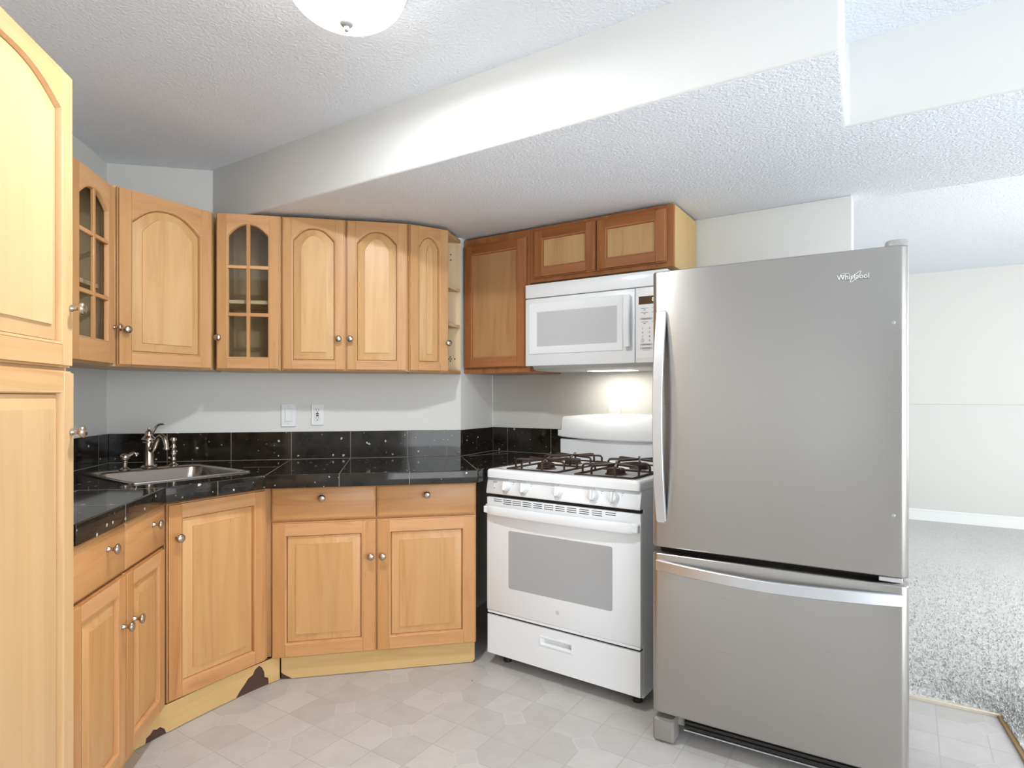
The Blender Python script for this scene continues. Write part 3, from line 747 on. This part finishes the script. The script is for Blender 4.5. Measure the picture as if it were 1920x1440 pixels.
# ------------------------------------------------------------------ sink, faucet, sprayer, soap pump
def rrect(hw, hd, r, z, cx=0.0, cy=0.0, n=6):
    pts = []
    for (sx, sy, a0) in ((1, 1, 0), (-1, 1, PI/2), (-1, -1, PI), (1, -1, 3*PI/2)):
        for i in range(n+1):
            a = a0+PI/2*i/n; pts.append(Vector((cx+sx*(hw-r)+r*math.cos(a), cy+sy*(hd-r)+r*math.sin(a), z)))
    return pts
t_ = thing('sink', 'stainless steel drop-in sink set across the counter corner', 'sink', (SCN.x, SCN.y, ZT), SW)
mb = MB(); by = -0.03
mb.loft([rrect(SHW, SHD, 0.035, 0.0005), rrect(SHW-0.001, SHD-0.001, 0.034, 0.005), rrect(SHW-0.008, SHD-0.008, 0.03, 0.0065),
         rrect(SHW-0.025, SHD-0.052, 0.05, 0.004, 0, by), rrect(SHW-0.031, SHD-0.058, 0.05, -0.004, 0, by), rrect(SHW-0.040, SHD-0.066, 0.06, -0.12, 0, by),
         rrect(SHW-0.07, SHD-0.10, 0.05, -0.145, 0, by), rrect(0.05, 0.05, 0.045, -0.150, 0, by)], 0, cap1=True)
mb.build('basin', 'sink_steel', t_, angle=50)
MB().lathe([(0.042, 0), (0.042, 0.003), (0.03, 0.004), (0.02, 0.0)], c=(0, by, -0.1495)).build('drain', 'nickel', t_)
fp = Vector(spt(0.018, -SHD+0.036)); fz = ZT+0.0062
t_ = thing('faucet', 'brushed nickel kitchen faucet with a curved lever and arched spout behind the sink', 'faucet', (fp.x, fp.y, fz), SW)
MB().lathe([(0.040, 0), (0.040, 0.004), (0.034, 0.010), (0.0275, 0.014), (0.0265, 0.018), (0.0245, 0.024), (0.0235, 0.09), (0.0255, 0.128), (0.0285, 0.132), (0.0285, 0.137), (0.0265, 0.140), (0.034, 0.150), (0.0335, 0.156), (0.027, 0.163), (0.021, 0.169), (0.019, 0.172)], n=28).build('faucet_body', 'nickel', t_)
t_.scale = (0.88, 0.88, 0.86)
cap = MB().lathe([(0.019, 0.171), (0.019, 0.180), (0.016, 0.192), (0.009, 0.199), (0.005, 0.203), (0.0065, 0.208), (0.005, 0.212), (0.0, 0.213)], n=20)
# lever sweeps up and to the right
lev = [(0.004, -0.004, 0.178), (0.018, -0.008, 0.186), (0.03, -0.012, 0.203), (0.04, -0.016, 0.221), (0.055, -0.02, 0.232), (0.074, -0.024, 0.2335), (0.082, -0.026, 0.231)]
lev = [(0.48*x_-0.1*y_, -0.87*x_+0.3*y_, z_) for (x_, y_, z_) in lev]
cap.tube(lev, [0.010, 0.010, 0.009, 0.0085, 0.009, 0.009, 0.004], n=12, flat=0.6)
cap.build('lever', 'nickel', t_)
sd = Vector((0.10, -1.0, 0)).normalized()
sp = MB(); path = []
for (s, z) in ((0.012, 0.098), (0.030, 0.092), (0.046, 0.097), (0.062, 0.118), (0.078, 0.145), (0.098, 0.166), (0.122, 0.174), (0.144, 0.166), (0.158, 0.148), (0.165, 0.125), (0.167, 0.108)):
    path.append(sd*s+Vector((0, 0, z)))
sp.tube(path, [0.0125, 0.0125, 0.012, 0.012, 0.012, 0.012, 0.0122, 0.0125, 0.013, 0.0125, 0.0135], n=14)
sp.lathe([(0.015, 0), (0.0165, 0.006), (0.015, 0.012)], c=path[-1]+Vector((0, 0, -0.006)), n=16)
sp.build('spout', 'nickel', t_, angle=60)
q = Vector(spt(0.126, -SHD+0.036))
t_ = thing('side_sprayer', 'nickel side sprayer standing right of the faucet body behind the spout end', 'sprayer', (q.x, q.y, fz), SW)
t_.scale = (0.95, 0.95, 0.86)
MB().lathe([(0.024, 0), (0.024, 0.003), (0.017, 0.010), (0.012, 0.014), (0.0115, 0.018)], n=20).build('sprayer_base', 'nickel', t_)
MB().lathe([(0.0105, 0.018), (0.012, 0.03), (0.0135, 0.034), (0.012, 0.038), (0.0115, 0.052), (0.0145, 0.06), (0.0145, 0.066), (0.012, 0.072), (0.012, 0.095), (0.015, 0.10), (0.012, 0.106), (0.011, 0.125), (0.016, 0.134), (0.0165, 0.142), (0.012, 0.152), (0.0, 0.155)], n=18).build('sprayer_handle', 'nickel', t_)
q = Vector(spt(-0.088, -SHD+0.055))
t_ = thing('soap_dispenser', 'short nickel soap pump standing left of the faucet', 'soap dispenser', (q.x, q.y, fz), SW)
MB().lathe([(0.023, 0), (0.023, 0.003), (0.016, 0.009), (0.0095, 0.013), (0.0095, 0.034), (0.013, 0.038), (0.013, 0.041), (0.010, 0.043)], n=20).build('pump_base', 'nickel', t_)
MB().lathe([(0.010, 0.043), (0.0195, 0.049), (0.0215, 0.057), (0.017, 0.067), (0.008, 0.072), (0.0, 0.073)], n=20).tube([(0.010, -0.006, 0.060), (0.020, -0.014, 0.070), (0.028, -0.020, 0.076), (0.035, -0.025, 0.071), (0.037, -0.027, 0.060)], [0.007, 0.007, 0.0065, 0.006, 0.005], n=10).build('pump_head', 'nickel', t_, angle=60)

# ------------------------------------------------------------------ stove
t_ = thing('stove', 'white gas stove between the base cabinet and the refrigerator', 'stove', (sl.x, sl.y, 0), -0.8177)
SWD = 0.757
MB().box(0.0, SWD, 0.032, 0.70, 0.045, 0.877, 0, bev=0.003).build('stove_body', 'white_enamel', t_)
for fx, fy in ((0.05, 0.09), (SWD-0.05, 0.09), (0.05, 0.64), (SWD-0.05, 0.64)):
    MB().lathe([(0.02, 0), (0.02, 0.02), (0.012, 0.022), (0.012, 0.05)], c=(fx, fy, 0), n=14).build('foot', 'black_plastic', t_)
# cooktop
ck = MB()
ck.loft([rrect(SWD/2+0.001, 0.348, 0.012, 0.878, SWD/2, 0.338), rrect(SWD/2+0.001, 0.348, 0.012, 0.905, SWD/2, 0.338), rrect(SWD/2-0.003, 0.344, 0.010, 0.9135, SWD/2, 0.338), rrect(SWD/2-0.009, 0.338, 0.010, 0.9165, SWD/2, 0.338),
         rrect(SWD/2-0.035, 0.285, 0.03, 0.9165, SWD/2, 0.322), rrect(SWD/2-0.042, 0.278, 0.03, 0.911, SWD/2, 0.322)], 0, cap0=True, cap1=True)
ck.build('cooktop', 'white_enamel', t_, angle=50)
# control panel, slanted
pn_ = MB()
prof = [(0.004, 0.8750), (0.032, 0.8750), (0.032, 0.803), (-0.010, 0.803), (-0.0115, 0.808)]
pn_.prism([(p_[0], p_[1]) for p_ in prof], 'x', -0.002, SWD+0.002, 0, bev=0.0015)
slant = math.atan2(0.0155, 0.067)
def on_panel(z): return 0.004-(0.875-z)*(0.0155/0.067)
kb = MB()
kb.lathe([(0.024, 0), (0.024, 0.004), (0.0205, 0.008), (0.0195, 0.018), (0.017, 0.021), (0.0, 0.0215)], axis=(0, -1, 0), n=28)
kb.box(-0.0055, 0.0055, -0.031, -0.004, -0.0205, 0.0205, 0, bev=0.003, seg=2)
KB = kb.mesh(['white_plastic'], 45); KB.name = 'stove_knob'
for i, kx in enumerate((0.110, 0.2075, 0.382, 0.552, 0.644)):
    o = bpy.data.objects.new('control_knob', KB); COL.objects.link(o); o.parent = t_
    o.location = (kx, on_panel(0.8425)-0.0005, 0.8425); o.rotation_euler = (-slant, 0.0, 0)
mk = pn_
for kx in (0.110, 0.2075, 0.382, 0.552, 0.644):
    for (dx, dz, w) in ((0, 0.027, 0.006), (0.036, 0.020, 0.010), (-0.012, -0.027, 0.005), (0.006, -0.0265, 0.003)):
        if kx == 0.382 and abs(dx) > 0.03: continue
        z = 0.8425+dz; y = on_panel(z)
        mk.box(kx+dx-w/2, kx+dx+w/2, y-0.0006, y+0.0006, z-0.0006, z+0.0006, 1)
    if kx != 0.382:
        z = 0.8425+0.012; y = on_panel(z); mk.box(kx+0.034, kx+0.0365, y-0.0006, y+0.0006, z-0.0015, z+0.0015, 1)
mk.build('control_panel', ['white_enamel', 'dark_print'], t_)
swt = MB(); z = 0.841; y = on_panel(z)
swt.box(0.036, 0.052, y-0.0012, y+0.003, z-0.014, z+0.014, 0, bev=0.001).box(0.039, 0.049, y-0.004, y, z-0.010, z+0.010, 1, bev=0.001)
swt.box(0.032, 0.056, y+0.0015, y+0.0035, z+0.018, z+0.0186, 2).box(0.040, 0.048, y-0.0045, y-0.001, z-0.0108, z-0.0098, 2)
swt.build('light_switch_rocker', ['key_grey', 'white_plastic', 'dark_print'], t_)
# oven door
od = MB()
od.box(-0.002, SWD+0.003, -0.006, 0.03, 0.262, 0.787, 0, bev=0.005, seg=2)
od.box(0.0, SWD, -0.003, 0.03, 0.249, 0.262, 0, bev=0.002)
dr = od.build('oven_door', 'white_enamel', t_)
w_ = MB(); w_.loft([rrect(0.258, 0.131, 0.010, 0)], 0, cap1=True)
for v in w_.bm.verts: v.co = Vector((v.co.x+0.381, -0.0068, v.co.y+0.512))
w_.build('oven_window', 'oven_glass', dr)
# vent slots across the door top
vs = MB(); xs = [0.052, 0.104, 0.157, 0.212, 0.268, 0.325, 0.382, 0.439, 0.498, 0.558, 0.620]
for i, vx in enumerate(xs):
    rows = (0, 1) if i in (0, 10) else (0, 1, 2)
    for r_ in rows: 
        zz = 0.7795-r_*0.0085; vs.box(vx-0.012, vx+0.034, -0.0066, -0.004, zz-0.0013, zz+0.0013, 0)
vs.build('vent_slots', 'dark_void', dr)
# handle bar, bowed
hb = MB(); lp = []
for i in range(25):
    s = i/24; x = -0.006+s*(SWD+0.012); e = abs(2*s-1); yo = -0.030-0.016*(1-e**2.5)
    if e > 0.93: yo = -0.030+(e-0.93)/0.07*0.022
    lp.append([Vector((x, yo, 0.752)), Vector((x, yo-0.002, 0.749)), Vector((x, yo-0.002, 0.716)), Vector((x, yo, 0.712)), Vector((x, yo+0.010, 0.712)), Vector((x, yo+0.010, 0.752))])
hb.loft(lp, 0, cap0=True, cap1=True)
for x in (0.012, SWD-0.012): hb.box(x-0.014, x+0.014, -0.032, -0.005, 0.716, 0.748, 0, bev=0.003)
hb.build('oven_handle', 'white_enamel', dr, angle=40)
lg = MB(); lg.lathe([(0.0088, 0), (0.0088, 0.0008)], c=(0.381, -0.0060, 0.322), axis=(0, -1, 0), n=24, m=0)
for rr_ in (0.0074,):
    lg.tube([(0.381+rr_*math.cos(2*PI*k/24), -0.0070, 0.322+rr_*math.sin(2*PI*k/24)) for k in range(24)], 0.0005, n=6, m=1, closed=True, up=(0, 1, 0))
merge_text(lg, 'GE', 0.0085, (0.381, -0.0070, 0.322), 1, sx=0.8)
lg.build('badge', ['grey_print', 'white_plastic'], dr)
# bottom drawer with recessed pull
bd = MB()
X0, X1, Z0, Z1 = 0.0, SWD, 0.062, 0.240
a0, a1, z0, z1 = 0.291, 0.451, 0.165, 0.202
for (x0, x1, zz0, zz1) in ((X0, a0, Z0, Z1), (a1, X1, Z0, Z1), (a0, a1, Z0, z0), (a0, a1, z1, Z1)):
    bd.box(x0, x1, -0.002, 0.03, zz0, zz1, 0)
dwr = bd.build('storage_drawer', 'white_enamel', t_)
pl = MB()
def rl(i, y): return [Vector((a0+i, y, z0+i)), Vector((a1-i, y, z0+i)), Vector((a1-i, y, z1-i)), Vector((a0+i, y, z1-i))]
pl.loft([rl(-0.003, -0.002), rl(-0.002, -0.0055), rl(0.003, -0.0055), rl(0.006, -0.001), rl(0.010, 0.016)], 0, cap1=True, smooth=False)
pl.build('drawer_pull', 'white_enamel', dwr)
# dark strips put in for the shade in the gaps round the oven door
for z_ in ((0.236, 0.252), (0.785, 0.806)): MB().box(0.004, SWD-0.004, 0.010, 0.0318, *z_, 0).build('gap_shade', 'dark_void', t_)
# backguard
MB().box(0.004, SWD-0.004, 0.655, 0.70, 0.905, 1.020, 0, bev=0.004).build('backguard', 'white_enamel', t_)
hd = MB(); lp = []
for i in range(33):
    s = i/32; x = -0.004+s*(SWD+0.008); e = abs(2*s-1); c_ = (1-e*e)
    ztop = 1.140+0.022*c_
    if e > 0.955: 
        k = (e-0.955)/0.045; ztop -= 0.085*k*k
    bul = 0.022*(1-e**4)
    zb_ = 1.030-0.010*c_
    lp.append([Vector((x, 0.662-bul, zb_)), Vector((x, 0.645-bul, zb_+0.008)), Vector((x, 0.645-bul, zb_+0.04)), Vector((x, 0.655-bul*0.7, ztop-0.02)), Vector((x, 0.664-bul*0.5, ztop-0.004)), Vector((x, 0.676, ztop)), Vector((x, 0.70, ztop)), Vector((x, 0.70, zb_))])
hd.loft(lp, 0, cap0=True, cap1=True)
hd.build('backguard_hood', 'white_enamel', t_, angle=50)
MB().box(0.012, SWD-0.012, 0.668, 0.698, 1.018, 1.034, 0).build('hood_vent', 'dark_void', t_)
# grates and burners
def grate(x0, x1):
    g = MB(); y0, y1 = 0.060, 0.575; zb = 0.9145; zt = 0.955; r = 0.0058
    g.tube([(x0, y0, zb), (x1, y0, zb), (x1, y1, zb), (x0, y1, zb)], r, n=6, closed=True)
    xc = (x0+x1)/2
    for (ya, yb) in ((y0, (y0+y1)/2), ((y0+y1)/2, y1)):
        yc = (ya+yb)/2; i_ = 0.012
        for (px, py) in ((x0, yc-0.06), (x0, yc+0.06), (x1, yc-0.06), (x1, yc+0.06)):
            sx = 1 if px == x0 else -1; sy = 1 if py < yc else -1
            g.tube([(px, py, zb), (px, py, zt-0.010), (px+sx*0.006, py+sy*0.002, zt-0.002), (px+sx*0.016, py+sy*0.006, zt), (xc-sx*0.012, yc-sy*0.006, zt)], r*0.95, n=6)
        for (px, py) in ((xc-0.055, ya+0.004), (xc+0.055, ya+0.004), (xc-0.055, yb-0.004), (xc+0.055, yb-0.004)):
            sx = 1 if px < xc else -1; sy = 1 if py < yc else -1
            g.tube([(px, py, zb), (px, py, zt-0.010), (px+sx*0.002, py+sy*0.006, zt-0.002), (px+sx*0.008, py+sy*0.016, zt), (xc-sx*0.006, yc-sy*0.012, zt)], r*0.95, n=6)
    g.tube([(x0, (y0+y1)/2, zb), (x1, (y0+y1)/2, zb)], r, n=6)
    return g.build('grate', 'iron', t_, angle=60)
for gx in ((0.070, 0.335), (0.430, 0.695)):
    grate(*gx); xc = sum(gx)/2
    for yc in (0.060+0.129, 0.575-0.129):
        b_ = MB()
        b_.lathe([(0.048, 0.911), (0.048, 0.914), (0.042, 0.918), (0.040, 0.926), (0.036, 0.927), (0.036, 0.9275)], c=(xc, yc, 0), n=26, m=0)
        b_.lathe([(0.041, 0.9275), (0.041, 0.934), (0.034, 0.938), (0.0, 0.9385)], c=(xc, yc, 0), n=26, m=0)
        b_.build('burner', 'iron', t_)

# ------------------------------------------------------------------ refrigerator
FA = -(0.549+0.2053)
t_ = thing('refrigerator', 'stainless steel bottom freezer refrigerator standing right of the stove', 'refrigerator', (0.938, 2.027, 0), FA)
FW = 0.777
MB().box(0.008, FW-0.008, 0.075, 0.72, 0.05, 1.695, 0, bev=0.004).build('fridge_body', 'grey_plastic', t_)
def fdoor(name, z0, z1):
    d = MB(); lp = []
    def ring(z, ins):
        pts = []; r = 0.022; w = FW
        # front with rounded vertical edges
        for i in range(9):
            a = PI+PI/2*i/8; pts.append(Vector((r+(r-ins)*math.cos(a), r+(r-ins)*math.sin(a), z)))
        for i in range(1, 10): 
            s = i/10; pts.append(Vector((r+(w-2*r)*s, ins-0.004*(1-(2*s-1)**2), z)))
        for i in range(9):
            a = 1.5*PI+PI/2*i/8; pts.append(Vector((w-r+(r-ins)*math.cos(a), r+(r-ins)*math.sin(a), z)))
        pts.append(Vector((w-ins, 0.068, z))); pts.append(Vector((ins, 0.068, z)))
        return pts
    d.loft([ring(z0, 0.004), ring(z0+0.003, 0.0008), ring(z0+0.006, 0), ring(z1-0.006, 0), ring(z1-0.003, 0.0008), ring(z1, 0.004)], 0, cap0=True, cap1=True)
    return d.build(name, 'brushed_steel', t_, angle=45)
ud = fdoor('fridge_door', 0.712, 1.700); ld = fdoor('freezer_drawer', 0.118, 0.690)
MB().box(0.012, FW-0.012, 0.066, 0.076, 0.10, 1.68, 0).build('door_gasket', 'dark_void', t_)
# upper handle: bowed vertical bar
h_ = MB(); lp = []
for i in range(29):
    s = i/28; z = 0.808+s*0.745; e = abs(2*s-1); yo = -0.010-0.046*(1-e**2)
    th = 0.013
    lp.append([Vector((0.020, yo, z)), Vector((0.022, yo-0.002, z)), Vector((0.053, yo-0.002, z)), Vector((0.055, yo, z)), Vector((0.055, min(yo+th, 0.0), z)), Vector((0.020, min(yo+th, 0.0), z))])
h_.loft(lp, 0, cap0=True, cap1=True)
for z in (0.815, 1.545): h_.box(0.024, 0.051, -0.012, 0.0, z-0.012, z+0.012, 0)
h_.build('door_handle', 'satin_steel', ud, angle=35)
h_ = MB(); lp = []
for i in range(33):
    s = i/32; x = 0.018+s*0.744; e = abs(2*s-1); yo = -0.008-0.050*(1-e**2); zc = 0.642+0.006*e
    lp.append([Vector((x, yo, zc+0.018)), Vector((x, yo-0.002, zc+0.016)), Vector((x, yo-0.002, zc-0.016)), Vector((x, yo, zc-0.018)), Vector((x, min(yo+0.013, 0.0), zc-0.018)), Vector((x, min(yo+0.013, 0.0), zc+0.018))])
h_.loft(lp, 0, cap0=True, cap1=True)
h_.build('drawer_handle', 'satin_steel', ld, angle=35)
lo = MB()
merge_text(lo, 'Whirlpool', 0.0225, (0.6322, -0.0036, 1.6162), 1, thick=0.0004, sx=0.92, offset=0.0006)  # darker offset copy, paints shading behind the letters
merge_text(lo, 'Whirlpool', 0.0225, (0.633, -0.0042, 1.617), 0, thick=0.0008, sx=0.92)
ringp = []
for k in range(40):
    a = 2*PI*k/40; ex, ez = 0.021*math.cos(a), 0.0048*math.sin(a); ca, sa2 = math.cos(R(48)), math.sin(R(48))
    ringp.append((0.640+ex*ca-ez*sa2, -0.0048, 1.617+ex*sa2+ez*ca))
lo.tube(ringp, 0.0007, n=6, closed=True, up=(0, 1, 0))
lo.tube([(0.612+0.012*math.cos(R(a)), -0.0045, 1.6265+0.0035*math.sin(R(a))) for a in range(20, 280, 20)], 0.0006, n=6, up=(0, 1, 0))
lo.build('badge', ['badge_bright', 'badge_shading'], ud)
for z in (1.4706, 0.8964): MB().lathe([(0.0055, 0), (0.0055, 0.001), (0.003, 0.0018), (0, 0.0018)], c=(0.738, 0.0005, z), axis=(0, -1, 0), n=16).build('door_plug', 'chrome_grey', ud)
hc = MB(); hc.loft([rrect(0.030, 0.032, 0.026, 1.7005, 0.746, 0.040), rrect(0.030, 0.032, 0.026, 1.714, 0.746, 0.040), rrect(0.027, 0.029, 0.024, 1.720, 0.746, 0.040)], 0, cap0=True, cap1=True)
hc.build('hinge_cover', 'grey_plastic', t_)
MB().box(0.700, 0.762, 0.012, 0.05, 0.694, 0.7085, 0, bev=0.002).build('hinge', 'satin_steel', t_)
g = MB()
for z in (0.060, 0.075, 0.090): g.box(0.10, FW-0.02, 0.060, 0.075, z-0.005, z+0.005, 0, bev=0.001)
g.box(0.10, FW-0.02, 0.058, 0.074, 0.046, 0.0505, 1)
g.build('toe_grille', ['black_plastic', 'satin_steel'], t_)
for fx in (0.0, FW-0.075): 
    MB().loft([rrect(0.037, 0.038, 0.008, 0.010, fx+0.036, 0.056), rrect(0.0385, 0.040, 0.010, 0.016, fx+0.036, 0.056), rrect(0.0385, 0.040, 0.010, 0.082, fx+0.036, 0.056), rrect(0.034, 0.034, 0.010, 0.090, fx+0.036, 0.058)], 0, cap0=True, cap1=True).lathe([(0.018, 0.0), (0.018, 0.024)], c=(fx+0.04, 0.066, 0), n=14).build('foot', 'foot_plastic', t_)
for fx in (0.08, FW-0.08):
    MB().lathe([(0.02, -0.012), (0.02, 0.012)], c=(fx, 0.62, 0.02), axis=(1, 0, 0), n=16).box(fx-0.015, fx+0.015, 0.60, 0.64, 0.02, 0.055, 0).build('roller', 'black_plastic', t_)

# ------------------------------------------------------------------ microwave (over the range)
p = an(-1.661, 2.66)
t_ = thing('microwave', 'white over-the-range microwave under the dark two-door cabinet', 'microwave', (*p, 0), W45)
MW = 0.757; MZ0, MZ1 = 1.4094, 1.8315
MB().box(0.0, MW, 0.022, 0.40, MZ0+0.004, MZ1, 0, bev=0.004).build('microwave_body', 'white_enamel', t_)
MB().box(0.0, MW, 0.0, 0.024, 1.7605, MZ1, 0, bev=0.005, seg=2).build('vent_panel', 'white_enamel', t_)
md = MB(); md.box(0.0, 0.602, 0.0, 0.024, MZ0, 1.757, 0, bev=0.006, seg=2)
# raised frame around the window
def rl2(x0, x1, z0, z1, i, y): return [Vector((x0+i, y, z0+i)), Vector((x1-i, y, z0+i)), Vector((x1-i, y, z1-i)), Vector((x0+i, y, z1-i))]
md.loft([rl2(0.022, 0.545, 1.468, 1.735, 0.0, 0.001), rl2(0.022, 0.545, 1.468, 1.735, 0.004, -0.004), rl2(0.072, 0.512, 1.509, 1.683, -0.004, -0.004), rl2(0.072, 0.512, 1.509, 1.683, 0.0, -0.001)], 0, smooth=False)
mdo = md.build('microwave_door', 'white_enamel', t_)
MB().box(0.071, 0.513, -0.0015, 0.001, 1.508, 1.684, 0).build('door_window', 'microwave_glass', mdo)
h_ = MB(); lp = []
for i in range(17):
    s = i/16; z = 1.484+s*0.244; e = abs(2*s-1); yo = -0.026-0.008*(1-e**2)
    lp.append([Vector((0.556, yo, z)), Vector((0.560, yo-0.004, z)), Vector((0.582, yo-0.004, z)), Vector((0.586, yo, z)), Vector((0.586, yo+0.012, z)), Vector((0.556, yo+0.012, z))])
h_.loft(lp, 0, cap0=True, cap1=True)
for z in (1.495, 1.715): h_.box(0.560, 0.582, -0.028, 0.001, z-0.010, z+0.010, 0, bev=0.002)
h_.build('door_handle', 'white_enamel', mdo, angle=35)
ks = MB().box(0.604, MW, 0.0, 0.024, MZ0, 1.757, 3, bev=0.005, seg=2).box(0.610, MW-0.006, -0.001, 0.002, 1.43, 1.735, 3, bev=0.0008)
merge_text(ks, '0', 0.024, (0.690, -0.0026, 1.697), 2, sx=0.8)
for r_, row in enumerate(('123', '456', '789')):
    for c_, ch in enumerate(row): merge_text(ks, ch, 0.0125, (0.640+0.034*c_, -0.0016, 1.566-0.0185*r_), 0)
merge_text(ks, '0', 0.0125, (0.674, -0.0016, 1.510), 0)
for x in (0.640, 0.708):
    ks.tube([(x+0.007*math.cos(2*PI*k/16), -0.0014, 1.511+0.008*math.sin(2*PI*k/16)) for k in range(16)], 0.0006, n=5, m=0, closed=True, up=(0, 1, 0))
    ks.tube([(x, -0.0014, 1.516), (x, -0.0014, 1.510), (x+0.004, -0.0014, 1.506)], 0.0006, n=5, m=0, up=(0, 1, 0))
for (z, kind) in ((1.611, 1), (1.492, 1), (1.475, 1)):
    for x in (0.658, 0.722): 
        ks.box(x-0.030, x+0.030, -0.0018, 0.0, z-0.0052, z+0.0052, 1, bev=0.002); ks.box(x-0.020, x+0.020, -0.0021, -0.0015, z-0.0012, z+0.0012, 0)
for z in (1.659, 1.640, 1.596):
    for x in (0.650, 0.702):
        ks.box(x-0.017, x+0.017, -0.0016, -0.0008, z-0.0008, z+0.0008, 0); ks.box(x-0.005, x+0.005, -0.0016, -0.0008, z-0.008, z-0.0055, 0)
ks.box(0.640, 0.676, -0.0016, -0.0008, 1.4655, 1.4665, 0)
pnl = ks.build('control_panel', ['dark_print', 'key_grey', 'display_digit', 'white_plastic'], t_)
MB().box(0.622, 0.742, -0.0022, 0.0, 1.678, 1.715, 0).build('display', 'display', pnl)
bt = MB(); bt.prism([(0.02, MZ0+0.004), (0.035, MZ0-0.016), (0.06, MZ0-0.022), (0.36, MZ0-0.022), (0.39, MZ0+0.004)], 'x', 0.03, MW-0.03, 0, bev=0.002)
bt.build('hood_base', 'key_grey', t_)
MB().box(0.26, 0.50, 0.20, 0.30, MZ0-0.0245, MZ0-0.0215, 0).build('work_lamp', 'lamp_lens', t_)
ml = bpy.data.lights.new('work_lamp_light', 'AREA'); ml.shape = 'RECTANGLE'; ml.size = 0.24; ml.size_y = 0.10; ml.energy = 0.85; ml.color = (1.0, 0.95, 0.86)
mo = bpy.data.objects.new('work_lamp_light', ml); COL.objects.link(mo); mo.parent = t_; mo.location = (0.38, 0.25, MZ0-0.028)

# ------------------------------------------------------------------ plates on the walls
t_ = thing('light_switch', 'white rocker light switch plate on the back wall left of the red-button outlet', 'light switch', (-0.513, 3.393, 1.153), 0)
MB().box(-0.037, 0.037, -0.006, 0, -0.0615, 0.0615, 0, bev=0.002).build('wall_plate', 'white_plastic', t_)
MB().box(-0.0175, 0.0175, -0.0066, -0.005, -0.035, 0.035, 1).box(-0.016, 0.016, -0.009, -0.005, -0.0335, 0.0335, 0, bev=0.0012).build('rocker', ['white_plastic', 'key_grey'], t_)
for z in (0.048, -0.048): MB().lathe([(0.003, 0), (0.003, 0.001)], c=(0, -0.0058, z), axis=(0, -1, 0), n=10).build('plate_screw', 'key_grey', t_)
t_ = thing('outlet', 'white wall outlet with red test buttons on the back wall right of the switch', 'outlet', (-0.3645, 3.393, 1.155), 0, 'wall outlets')
MB().box(-0.032, 0.032, -0.006, 0, -0.0565, 0.0565, 0, bev=0.002).build('wall_plate', 'white_plastic', t_)
r_ = MB().box(-0.0165, 0.0165, -0.0066, -0.005, -0.0345, 0.0345, 1).box(-0.0155, 0.0155, -0.0085, -0.005, -0.0335, 0.0335, 0, bev=0.001)
for z in (0.0255, -0.0165):
    r_.box(-0.0075, -0.0050, -0.0088, -0.006, z-0.004, z+0.004, 2).box(0.0050, 0.0075, -0.0088, -0.006, z-0.004, z+0.004, 2)
for z in (0.0145, -0.0275): r_.box(-0.0025, 0.0025, -0.0088, -0.006, z-0.0025, z+0.0025, 2)
r_.build('receptacle', ['white_plastic', 'key_grey', 'dark_void'], t_)
for z in (0.0052, -0.0052): MB().box(-0.0072, 0.0072, -0.0105, -0.008, z-0.0036, z+0.0036, 0, bev=0.0008).build('test_button', 'red_button', t_)
p = an(-1.34, 3.0735)
t_ = thing('outlet', 'plain white outlet plate half hidden behind the stove backguard', 'outlet', (*p, 1.155), W45, 'wall outlets')
MB().box(-0.035, 0.035, -0.006, 0, -0.057, 0.057, 0, bev=0.002).lathe([(0.003, 0), (0.003, 0.001)], c=(0, -0.0058, 0.042), axis=(0, -1, 0), n=10, m=1).build('wall_plate', ['white_plastic', 'key_grey'], t_)

# ------------------------------------------------------------------ ceiling lamp
t_ = thing('ceiling_light', 'round frosted glass dome lamp on the ceiling', 'ceiling light', (-0.11, 1.75, ZC))
MB().lathe([(0.172, 0.0), (0.176, -0.012), (0.170, -0.026), (0.160, -0.028)], n=48).build('lamp_base', 'white_trim', t_)
dm = MB(); prof = [(0.166, -0.024)]
for i in range(1, 15):
    a = PI/2*i/14; prof.append((0.166*math.cos(a)+0.0001, -0.024-0.105*math.sin(a)))
loops = [[Vector((r*math.cos(2*PI*j/48), r*math.sin(2*PI*j/48), z)) for j in range(48)] for r, z in prof]
dm.loft(loops, 0); dm.build('lamp_shade', 'lamp_glass', t_, angle=180)
MB().lathe([(0.004, -0.120), (0.016, -0.129), (0.019, -0.134), (0.016, -0.139), (0.007, -0.143), (0.0055, -0.148), (0.007, -0.153), (0.004, -0.157), (0, -0.158)], n=20).build('finial', 'chrome_grey', t_)
pl_ = bpy.data.lights.new('lamp_bulb', 'AREA'); pl_.shape = 'DISK'; pl_.size = 0.13; pl_.energy = 31; pl_.color = (0.92, 0.965, 1.0)
po = bpy.data.objects.new('lamp_bulb', pl_); COL.objects.link(po); po.parent = t_; po.location = (0, 0, -0.055)
